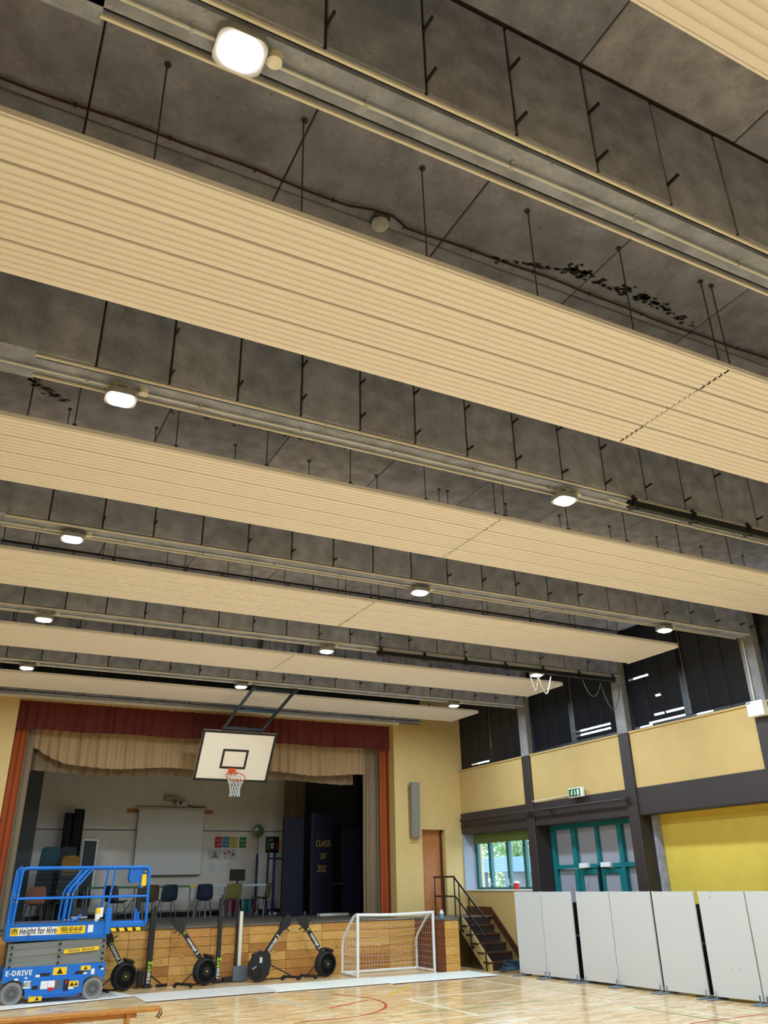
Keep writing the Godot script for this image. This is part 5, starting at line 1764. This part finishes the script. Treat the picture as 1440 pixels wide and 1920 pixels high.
# ---------------------------------------------------------------- loose boards
func build_sheets_and_boards() -> void:
	var sheets := [[2.2, -16.95, 2.44, 0.24, "pale board lying under the blue scissor lift"], [4.68, -16.35, 2.4, 0.012, "greyish board lying on the floor before the rowing rails"], [7.0, -16.3, 2.42, 0.006, "cream board lying between the grey board and the goal end board"], [9.3, -16.2, 2.44, 0.0, "cleanest white board lying on the floor before the goal"]]
	for i in 4:
		var s: Array = sheets[i]
		var o := thing("floor_board_sheet", Vector3(s[0], 0.0, s[1]), s[4], "board", "sheets of board laid along the stage front", "", s[3])
		var st := mb()
		cbox(st, Vector3(0, 0.009 + 0.003 * (i % 2), 0), Vector3(s[2], 0.018, 1.16), 0.003)
		obj("sheet", st, M.sheet[i], o)
		st = mb()
		box(st, Vector3(0, 0.008, 0.578), Vector3(s[2] - 0.01, 0.012, 0.008))
		obj("core_edge", st, M.step_wood, o)

	# white display boards standing along the window wall
	var base := [[10.94, -15.46, 11.0, -14.64], [11.0, -14.63, 11.09, -13.79], [11.12, -13.68, 11.16, -12.78], [11.16, -12.77, 11.17, -11.74], [11.18, -11.70, 11.23, -10.80], [11.25, -10.72, 11.35, -9.87], [11.35, -9.85, 11.45, -8.9], [11.45, -8.89, 11.55, -7.95]]
	var names := ["white display board by the stairs, end one of the row", "white display board second from the stairs", "white display board third from the stairs, after the first dark gap", "white display board fourth from the stairs", "white display board fifth from the stairs, before the second dark gap", "scuffed white display board after the second dark gap", "white display board next to the scuffed one", "white display board furthest along from the stairs"]
	for i in base.size():
		var b: Array = base[i]
		var a0 := Vector3(b[0], 0, b[1])
		var a1 := Vector3(b[2], 0, b[3])
		var o := thing("display_board", (a0 + a1) / 2, names[i], "display board", "white display boards in a row", "", atan2(-(a1 - a0).z, (a1 - a0).x))
		var ln := (a1 - a0).length()
		var st := mb()
		cbox(st, Vector3(0, 0.79, 0), Vector3(ln - 0.012, 1.49, 0.03), 0.004)
		obj("panel", st, M.white_board, o)
		for e in [-1.0, 1.0]:
			st = mb()
			cbox(st, Vector3(ln / 2 * e - 0.012 * e, 0.79, 0), Vector3(0.018, 1.5, 0.036), 0.004)
			obj("edge_trim", st, M.white_board, o)
			st = mb()
			cbox(st, Vector3((ln / 2 - 0.05) * e, 0.011, 0), Vector3(0.08, 0.022, 0.44), 0.004)
			bar(st, Vector3((ln / 2 - 0.05) * e, 0.02, 0), Vector3((ln / 2 - 0.05) * e, 0.12, 0), 0.03, 0.03)
			obj("foot_plate", st, M.foot_grey, o)
		if i == 5:
			st = mb()
			for q in [[0.12, 0.35, 0.03, 0.008, 0.2], [-0.02, 0.33, 0.07, 0.004, -0.9], [-0.2, 1.35, 0.05, 0.006, 0.7], [-0.18, 1.42, 0.004, 0.06, 0.3]]:
				box(st, Vector3(q[0], q[1] + 0.1, -0.0152), Vector3(q[2], q[3], 0.0012), Basis(Vector3(0, 0, 1), q[4]))
				box(st, Vector3(q[0], q[1] + 0.1, 0.0152), Vector3(q[2], q[3], 0.0012), Basis(Vector3(0, 0, 1), q[4]))
			obj("scuff", st, M.lead, o)
	# dark folded frames behind the boards
	for f in [[11.45, -13.75, "black folded table on its edge behind the first gap of the display boards"], [11.55, -10.75, "black folded table on its edge behind the second gap of the display boards"]]:
		var o := thing("folded_table", Vector3(f[0], 0, f[1]), f[2], "table", "folded black tables behind the display boards")
		var st := mb()
		cbox(st, Vector3(0, 0.68, 0), Vector3(0.05, 1.32, 1.3), 0.008)
		obj("table_top", st, M.black, o)
		for z in [-0.45, 0.35]:
			st = mb()
			tube(st, [Vector3(-0.06, 0.02, z), Vector3(-0.06, 1.44, z + 0.03)], 0.017, 8)
			obj("leg", st, M.black_gloss, o)
		st = mb()
		cbox(st, Vector3(-0.06, 0.75, 0.0), Vector3(0.04, 0.04, 1.0), 0.006)
		obj("stretcher", st, M.lead, o)

	# gymnastic bench
	var b := thing("gym_bench", Vector3(0.9, 0, -12.42), "long varnished gym bench with black end hooks", "bench")
	var st := mb()
	cbox(st, Vector3(0.15, 0.30, 0), Vector3(3.8, 0.045, 0.24), 0.008)
	obj("seat_plank", st, M.bench, b)
	st = mb()
	cbox(st, Vector3(0.1, 0.245, 0), Vector3(3.3, 0.06, 0.05), 0.006)
	obj("balance_rail", st, M.bench, b)
	for x in [-1.4, 0.3, 1.63]:
		st = mb()
		cbox(st, Vector3(x, 0.14, 0), Vector3(0.05, 0.275, 0.16), 0.006)
		cbox(st, Vector3(x, 0.02, 0), Vector3(0.07, 0.04, 0.3), 0.006)
		obj("leg", st, M.bench, b)
	for z in [-0.06, 0.06]:
		st = mb()
		tube(st, [Vector3(1.98, 0.29, z), Vector3(2.06, 0.285, z), Vector3(2.06, 0.24, z), Vector3(2.02, 0.19, z)], 0.009, 8)
		obj("hook", st, M.black, b)

# ---------------------------------------------------------------- on the stage
func chair(at: Vector3, turn: float, label: String, m: Material, group := "school chairs on the stage") -> Node3D:
	var c := thing("school_chair", at, label, "chair", group, "", turn)
	# moulded shell: seat and back, opening towards +z
	var st := mb()
	var prof := [Vector2(0.20, 0.43), Vector2(0.17, 0.445), Vector2(0.02, 0.43), Vector2(-0.14, 0.425), Vector2(-0.19, 0.45), Vector2(-0.21, 0.52), Vector2(-0.235, 0.64), Vector2(-0.26, 0.76), Vector2(-0.27, 0.79)]
	var wid := [0.19, 0.205, 0.21, 0.205, 0.20, 0.205, 0.205, 0.19, 0.15]
	var P := []
	for j in prof.size():
		var row := []
		for i in 9:
			var u := i / 8.0 * 2.0 - 1.0
			var bow := 0.03 * u * u
			row.append(Vector3(u * wid[j], prof[j].y + (bow if j < 4 else 0.0), prof[j].x + (bow * 1.4 if j >= 4 else 0.0)))
		P.append(row)
	for j in prof.size() - 1:
		for i in 8:
			quad(st, P[j][i], P[j][i + 1], P[j + 1][i + 1], P[j + 1][i])
			var d := Vector3(0, -0.008, -0.008)
			quad(st, P[j + 1][i] + d, P[j + 1][i + 1] + d, P[j][i + 1] + d, P[j][i] + d)
	obj("shell", st, m, c)
	for sx in [-1.0, 1.0]:
		st = mb()
		tube(st, [Vector3(0.15 * sx, 0.41, 0.1), Vector3(0.2 * sx, 0.0, 0.2)], 0.011, 7)
		obj("leg", st, M.lead, c)
		st = mb()
		tube(st, [Vector3(0.15 * sx, 0.41, -0.12), Vector3(0.2 * sx, 0.0, -0.24)], 0.011, 7)
		obj("leg", st, M.lead, c)
	st = mb()
	for z in [0.1, -0.12]:
		cyl(st, Vector3(-0.15, 0.41, z), Vector3(0.15, 0.41, z), 0.011, -1, 7)
	obj("seat_bracket", st, M.lead, c)
	return c

func poster(at: Vector3, w: float, h: float, m: Material, label: String, called := "poster") -> Node3D:
	var p := thing(called, at, label, "poster", "papers pinned on the stage wall")
	var st := mb()
	box(st, Vector3(0, 0, 0.002), Vector3(w, h, 0.004))
	obj("sheet", st, m, p)
	return p

func mark(p: Node, x: float, y: float, w: float, h: float, m: Material) -> void:
	var st := mb()
	box(st, Vector3(x, y, 0.0048), Vector3(w, h, 0.0016))
	obj("print", st, m, p)

func build_stage_contents() -> void:
	var st: SurfaceTool
	var ZW := -24.4
	# projection screen
	var s := thing("projection_screen", Vector3(5.63, 2.03, ZW + 0.15), "large white projection screen hanging on the stage wall", "projection screen")
	plank("canvas", Vector3(-0.92, 0.03, -0.004), Vector3(0.92, 1.70, 0.004), M.white, s, 0.0)
	plank("bottom_bar", Vector3(-0.92, 0.0, -0.012), Vector3(0.92, 0.03, 0.012), M.lead, s)
	plank("side_border", Vector3(-0.935, 0.03, -0.006), Vector3(-0.92, 1.70, 0.006), M.lead, s, 0.0)
	st = mb()
	cyl(st, Vector3(-0.98, 1.74, 0), Vector3(0.98, 1.74, 0), 0.04, -1, 12)
	obj("roller_case", st, M.off_white, s)
	plank("timber_batten", Vector3(-1.22, 1.62, -0.14), Vector3(1.2, 1.73, -0.1), M.door_wood, s)
	# projector
	var pj := thing("projector", Vector3(5.72, 3.84, -23.9), "white projector on an arm above the projection screen", "projector")
	st = mb()
	cbox(st, Vector3(0.06, 0.03, 0), Vector3(0.34, 0.11, 0.3), 0.02)
	obj("case", st, M.off_white, pj)
	st = mb()
	cyl(st, Vector3(0.0, 0.04, 0.14), Vector3(0.0, 0.04, 0.18), 0.04, -1, 14)
	obj("lens_barrel", st, M.black, pj)
	st = mb()
	bar(st, Vector3(-0.05, 0.12, -0.5), Vector3(-0.05, 0.12, 0.05), 0.06, 0.05)
	cbox(st, Vector3(-0.18, 0.19, -0.3), Vector3(0.36, 0.1, 0.2), 0.01)
	obj("mount_arm", st, M.alu, pj)
	st = mb()
	tube(st, [Vector3(0.2, 0.02, -0.1), Vector3(0.5, -0.03, -0.2), Vector3(0.85, 0.0, -0.35)], 0.012, 6)
	obj("cable", st, M.black, pj)
	# posters
	var cols := [[7.06, Color(0.72, 0.16, 0.17), "red"], [7.29, Color(0.20, 0.52, 0.66), "sky blue"], [7.53, Color(0.80, 0.72, 0.12), "yellow"], [7.79, Color(0.20, 0.50, 0.20), "green"]]
	for c in cols:
		var p := poster(Vector3(c[0], 2.9, ZW), 0.205, 0.29, flat(c[1], 0.6), "%s poster in the row of four on the stage wall" % c[2])
		mark(p, -0.0, 0.06, 0.14, 0.012, M.white_board)
		mark(p, -0.0, 0.03, 0.12, 0.01, M.white_board)
		mark(p, 0.02, -0.06, 0.10, 0.03, M.white_board)
	var pa := poster(Vector3(6.97, 2.58, ZW), 0.40, 0.27, M.white_board, "white notice with grey pyramid diagram below the red poster", "notice")
	for q in 5: mark(pa, 0.01, -0.08 + 0.035 * q, 0.20 - 0.04 * q, 0.026, M.lead)
	var pb := poster(Vector3(7.42, 2.58, ZW), 0.42, 0.27, M.white_board, "white notice with small red and black pictures below the blue poster", "notice")
	for q in [[-0.14, 0.02, 0.06, M.red], [-0.03, 0.06, 0.06, M.orange], [0.1, 0.0, 0.07, M.lead], [0.13, 0.07, 0.04, M.gold], [-0.14, -0.08, 0.04, M.red]]: mark(pb, q[0], q[1], q[2], q[2], q[3])
	var pc := poster(Vector3(6.95, 2.25, ZW), 0.40, 0.29, M.white, "lowest white notice with faint writing beside the projection screen", "notice")
	for q in 5: mark(pc, -0.05 + 0.02 * (q % 3), 0.1 - 0.045 * q, 0.18, 0.008, M.lead)
	var pd := poster(Vector3(8.7, 2.84, ZW), 0.42, 0.44, M.black, "dark sports poster with green white and red patches on the stage wall")
	mark(pd, -0.13, -0.02, 0.1, 0.24, flat(Color(0.15, 0.42, 0.22), 0.6))
	mark(pd, 0.14, -0.04, 0.12, 0.22, flat(Color(0.62, 0.16, 0.13), 0.6))
	mark(pd, 0.0, -0.03, 0.1, 0.16, M.white_board)
	mark(pd, -0.06, 0.13, 0.16, 0.06, flat(Color(0.45, 0.5, 0.62), 0.6))
	# desks
	var dm := [[3.95, 1.3, flat(Color(0.10, 0.38, 0.20), 0.4), "desk with green edge behind the lift's guard rail"], [5.4, 1.25, flat(Color(0.12, 0.42, 0.22), 0.4), "desk with green edge and yellow end beside the blue chair"], [6.6, 0.72, flat(Color(0.70, 0.76, 0.80), 0.35), "desk with pale blue-white edge below the monitor"], [7.55, 0.66, flat(Color(0.66, 0.74, 0.80), 0.35), "desk with pale blue-white edge beside the blue posts"]]
	for i in 4:
		var d: Array = dm[i]
		var o := thing("stage_desk", Vector3(d[0], STAGE, -22.75), d[3], "desk", "desks on the stage")
		var w: float = d[1]
		plank("desk_top", Vector3(-w / 2, 0.735, -0.3), Vector3(w / 2, 0.765, 0.3), M.lead, o)
		plank("edge_strip", Vector3(-w / 2, 0.72, 0.3), Vector3(w / 2 - (0.2 if i == 1 else 0.0), 0.768, 0.315), d[2], o)
		if i == 1: plank("edge_strip", Vector3(w / 2 - 0.2, 0.72, 0.3), Vector3(w / 2, 0.768, 0.315), M.line_yellow, o)
		for x in [-w / 2 + 0.04, w / 2 - 0.04]:
			for z in [-0.26, 0.26]:
				st = mb()
				cyl(st, Vector3(x, 0, z), Vector3(x, 0.735, z), 0.017, -1, 8)
				obj("leg", st, M.alu, o)
	# monitor
	var mo := thing("computer_monitor", Vector3(7.12, STAGE + 0.765, -22.8), "black flat computer monitor on the pale-edged desk", "monitor")
	st = mb()
	cbox(st, Vector3(0.06, 0.23, 0), Vector3(0.42, 0.28, 0.04), 0.008)
	obj("bezel", st, M.black, mo)
	plank("screen_face", Vector3(-0.13, 0.115, 0.02), Vector3(0.25, 0.35, 0.023), flat(Color(0.03, 0.035, 0.05), 0.2), mo, 0.0)
	st = mb()
	cyl(st, Vector3(0.06, 0.0, 0), Vector3(0.06, 0.1, 0), 0.025, -1, 10)
	cbox(st, Vector3(0.06, 0.008, 0), Vector3(0.2, 0.016, 0.15), 0.004)
	obj("stand", st, M.black, mo)
	# chairs
	var blue := flat(Color(0.05, 0.13, 0.21), 0.45)
	var olive := flat(Color(0.42, 0.38, 0.20), 0.5)
	chair(Vector3(5.17, STAGE, -22.05), PI + 0.08, "dark blue plastic chair at the green-edged desk", blue)
	chair(Vector3(6.13, STAGE, -22.15), PI - 0.2, "dark blue plastic chair behind the dark grey rowing rail", flat(Color(0.04, 0.11, 0.21), 0.45))
	chair(Vector3(6.82, STAGE, -22.05), PI - 0.05, "olive brown plastic chair in front of the monitor", olive)
	chair(Vector3(7.62, STAGE, -22.1), -PI / 2, "olive chair turned sideways beside the blue posts", flat(Color(0.38, 0.36, 0.24), 0.5))
	chair(Vector3(3.95, STAGE, -22.0), 0.5, "black chair turned towards the hall behind the lift", M.black)
	chair(Vector3(4.72, STAGE, -22.1), PI + 0.1, "brown chair partly behind the lift's control box", flat(Color(0.30, 0.24, 0.16), 0.5))
	chair(Vector3(2.12, STAGE, -22.0), PI, "pinkish tan chair in front of the tall chair stacks", flat(Color(0.55, 0.36, 0.28), 0.55))
	# stacked upholstered chairs
	var grey := flat(Color(0.19, 0.21, 0.23), 0.75)
	var grey2 := flat(Color(0.24, 0.265, 0.285), 0.75)
	var stacks := [[2.35, -23.1, 9, flat(Color(0.05, 0.30, 0.31), 0.6), "stack topped with teal", 1], [2.78, -23.2, 9, grey, "plain dark stack", 1], [2.82, -22.75, 7, flat(Color(0.55, 0.40, 0.06), 0.6), "stack topped with mustard yellow", 1]]
	for k in 3:
		var q: Array = stacks[k]
		for i in q[2]:
			var topmost: bool = i == q[2] - 1
			var nth: String = ["lowest", "second", "third", "fourth", "fifth", "sixth", "seventh", "eighth", "ninth"][i]
			var lab := ("topmost chair of the %s at the back of the stage" % q[4]) if topmost else ("dark grey chair, %s from the floor in the %s" % [nth, q[4]])
			var c := thing("stacking_chair", Vector3(q[0] + 0.004 * i, STAGE + 0.0 + 0.105 * i, q[1] + 0.022 * i), lab, "chair", "chairs in the " + str(q[4]), "", PI)
			st = mb()
			cbox(st, Vector3(0, 0.43, 0), Vector3(0.40, 0.05, 0.38), 0.02)
			obj("seat", st, q[3] if topmost else grey, c)
			st = mb()
			prism(st, rrect(0.41, 0.36, 0.11), 0.045, Transform3D(Basis(Vector3.RIGHT, -0.14), Vector3(0, 0.66, -0.22)))
			obj("backrest", st, q[3] if topmost else (grey if i % 2 == 0 else grey2), c)
			if i == 0:
				for p in [[-0.18, 0.17], [0.18, 0.17], [-0.18, -0.17], [0.18, -0.17]]:
					st = mb()
					cyl(st, Vector3(p[0], 0, p[1]), Vector3(p[0], 0.42, p[1]), 0.011, -1, 7)
					obj("leg", st, M.lead, c)
	# blue plastic stack at the edge of the opening
	for i in 8:
		var c := thing("storage_tray", Vector3(1.27, STAGE + 0.02 + 0.128 * i, -22.2), "dark blue plastic tray, %s from the floor in the pile beside the orange curtain" % ["lowest", "second", "third", "fourth", "fifth", "sixth", "seventh"][i] if i < 7 else "top tray of the dark blue pile beside the orange curtain", "tray", "dark blue trays piled on the stage")
		st = mb()
		cbox(st, Vector3(0, 0.055, 0), Vector3(0.46 - 0.01 * (i % 2), 0.11, 0.5), 0.015)
		obj("tub", st, flat(Color(0.04, 0.11, 0.25), 0.5), c)
		st = mb()
		cbox(st, Vector3(0, 0.112, 0), Vector3(0.49, 0.014, 0.53), 0.005)
		obj("rim", st, flat(Color(0.06, 0.15, 0.32), 0.5), c)
	# tall dark folded flats
	for q in [[2.86, 3.58, 0.27, 0.18, "shorter tall dark folded stage flat against the back wall"], [3.1, 3.68, 0.28, 0.12, "taller dark folded stage flat beside the framed board"]]:
		var o := thing("stage_flat", Vector3(q[0], STAGE, -23.9), q[4], "stage flat", "dark stage flats")
		st = mb()
		cbox(st, Vector3(0, (q[1] - STAGE) / 2, 0), Vector3(q[2], q[1] - STAGE, 0.06), 0.008, Basis(Vector3.UP, 0.45))
		obj("panel", st, M.black, o)
		st = mb()
		cbox(st, Vector3(0.02, (q[1] - STAGE) / 2, 0.05), Vector3(0.02, q[1] - STAGE - 0.1, 0.02), 0.004)
		obj("edge_batten", st, M.charcoal, o)
	# framed board on a stand
	var fb := thing("framed_board", Vector3(3.4, STAGE, -23.45), "dark board in a white frame leaning before the back wall", "board")
	var B := Basis(Vector3.UP, 0.5)
	st = mb()
	box(st, B * Vector3(0, 1.05, 0), Vector3(0.40, 1.62, 0.02), B)
	obj("dark_panel", st, M.charcoal, fb)
	st = mb()
	box(st, B * Vector3(0.21, 1.05, 0), Vector3(0.05, 1.70, 0.04), B)
	box(st, B * Vector3(-0.21, 1.05, 0), Vector3(0.02, 1.66, 0.03), B)
	box(st, B * Vector3(0, 1.875, 0), Vector3(0.42, 0.035, 0.04), B)
	box(st, B * Vector3(0, 0.22, 0), Vector3(0.42, 0.035, 0.04), B)
	obj("frame", st, M.white, fb)
	st = mb()
	box(st, B * Vector3(0.1, 0.02, 0), Vector3(0.08, 0.04, 0.5), B)
	bar(st, B * Vector3(0.1, 0.02, 0), B * Vector3(0.1, 0.22, 0), 0.03, 0.03)
	obj("stand_foot", st, M.lead, fb)
	# equipment box
	var eb := thing("equipment_case", Vector3(3.05, STAGE, -21.6), "low dark equipment case with pale edge behind the lift", "case")
	plank("case_body", Vector3(-0.17, 0, -0.2), Vector3(0.19, 0.34, 0.2), M.charcoal, eb, 0.01)
	plank("pale_edge", Vector3(-0.17, 0.12, 0.2), Vector3(0.19, 0.16, 0.21), M.off_white, eb)
	# round guard on a pole, posts
	var fa := thing("round_paddle", Vector3(8.1, STAGE, -23.95), "pale round disc on a thin rod set in a tall blue sleeve", "post")
	st = mb()
	lathe(st, [Vector2(0.0, -0.03), Vector2(0.12, -0.024), Vector2(0.17, -0.006), Vector2(0.175, 0.006), Vector2(0.12, 0.03), Vector2(0.0, 0.045)], Transform3D(Basis(Vector3.RIGHT, PI / 2), Vector3(0, 2.17, 0)), 26)
	obj("disc", st, flat(Color(0.42, 0.47, 0.36), 0.2), fa)
	st = mb()
	cyl(st, Vector3(0, 1.5, 0), Vector3(0, 2.0, 0), 0.012, -1, 8)
	obj("rod", st, M.lead, fa)
	st = mb()
	cyl(st, Vector3(0, 0.02, 0), Vector3(0.0, 1.55, 0), 0.032, -1, 10)
	obj("sleeve", st, M.navy_blue, fa)
	st = mb()
	cbox(st, Vector3(0, 0.02, 0), Vector3(0.3, 0.04, 0.3), 0.008)
	obj("base_plate", st, M.navy_blue, fa)
	for q in [[8.09, 1.56, 0.034, "blue net post nearer the round disc"], [8.27, 1.55, 0.036, "blue net post with a crosspiece, beside the sports poster"], [8.83, 1.56, 0.022, "slim blue net post standing before the navy mats"]]:
		var o := thing("net_post", Vector3(q[0], STAGE, -23.0 + (0.35 if q[0] > 8.5 else 0.0)), q[3], "post", "blue net posts on the stage")
		st = mb()
		cyl(st, Vector3(0, 0.06, 0), Vector3(0.01, q[1], 0), q[2], -1, 10)
		obj("pole", st, M.navy_blue, o)
		st = mb()
		cbox(st, Vector3(0.0, 0.04, 0.1), Vector3(0.12, 0.08, 0.7), 0.012)
		var bs := obj("base", st, M.navy_blue, o)
		for e in [-0.075, 0.045]:
			st = mb()
			cyl(st, Vector3(e, 0.045, 0.46), Vector3(e + 0.03, 0.045, 0.46), 0.04, -1, 12)
			obj("wheel", st, M.off_white, bs)
		if q[0] > 8.2 and q[0] < 8.4:
			st = mb()
			bar(st, Vector3(-0.13, 1.40, 0), Vector3(0.22, 1.40, 0), 0.04, 0.04)
			obj("crosspiece", st, M.navy_blue, o)
	# crates under the desk
	for q in [[7.12, 0.15, Color(0.50, 0.05, 0.20), "magenta"], [7.31, 0.15, Color(0.45, 0.05, 0.19), "dark pink"], [7.5, 0.15, Color(0.05, 0.35, 0.36), "teal"], [7.66, 0.12, Color(0.06, 0.40, 0.42), "light teal"], [7.85, 0.16, Color(0.38, 0.05, 0.10), "crimson"]]:
		var o := thing("storage_box", Vector3(q[0], STAGE, -23.3), "%s storage box on the floor under the pale-edged desks" % q[3], "box", "coloured storage boxes under the desks")
		plank("box_body", Vector3(-q[1] / 2, 0.09, -0.2), Vector3(q[1] / 2, 0.40, 0.2), flat(q[2], 0.55), o, 0.01)
		plank("runner", Vector3(-q[1] / 2, 0.0, -0.18), Vector3(q[1] / 2, 0.09, 0.18), M.lead, o)
	# navy mats on end
	var nm := [[8.42, 3.42, 0.62, "shorter navy gym mat standing on end without lettering", -21.95], [9.22, 3.55, 0.66, "navy gym mat standing on end with gold class lettering", -21.9]]
	for i in 2:
		var q: Array = nm[i]
		var o := thing("gym_mat", Vector3(q[0], STAGE, q[4]), q[3], "gym mat", "navy gym mats stood on end", "", 0.12)
		st = mb()
		cbox(st, Vector3(0, (q[1] - STAGE) / 2, 0), Vector3(q[2], q[1] - STAGE, 0.12), 0.02)
		obj("mat_body", st, M.navy, o)
		st = mb()
		for y in [0.4, 1.2, 2.0]: cbox(st, Vector3(q[2] / 2, y, 0), Vector3(0.02, 0.1, 0.06), 0.006)
		obj("hand_strap", st, M.black, o)
		if i == 1:
			for t in [["CLASS", 0.02, 1.74, 0.155], ["OF", 0.03, 1.42, 0.14], ["202", -0.01, 1.11, 0.16]]:
				lettering("gold_lettering", t[0], t[3], M.gold, o, Transform3D(Basis.IDENTITY, Vector3(t[1], t[2], 0.063)), 0.006, "Droid Sans", false, 0.78)
	# dark lockers in the wing
	var lk := thing("dark_locker", Vector3(10.35, STAGE, -22.6), "black upright cabinet in the dark wing of the stage", "cabinet")
	plank("cabinet_body", Vector3(-0.3, 0, -0.3), Vector3(0.25, 2.25, 0.3), M.black, lk, 0.01)
	plank("cabinet_door", Vector3(-0.28, 0.08, 0.3), Vector3(0.23, 2.2, 0.315), M.navy, lk)
	plank("shelf_edge", Vector3(-0.7, 0.72, 0.0), Vector3(-0.3, 0.75, 0.4), M.charcoal, lk)
	# low timber step at the stage lip
	var ts := thing("timber_block", Vector3(9.1, STAGE, -20.9), "pale timber block lying on the stage floor before the navy mats", "block")
	plank("block", Vector3(-0.35, 0, -0.12), Vector3(0.3, 0.06, 0.12), M.off_white, ts, 0.008)
	plank("block_end", Vector3(0.305, 0, -0.1), Vector3(0.45, 0.055, 0.1), M.sheet[1], ts, 0.006)
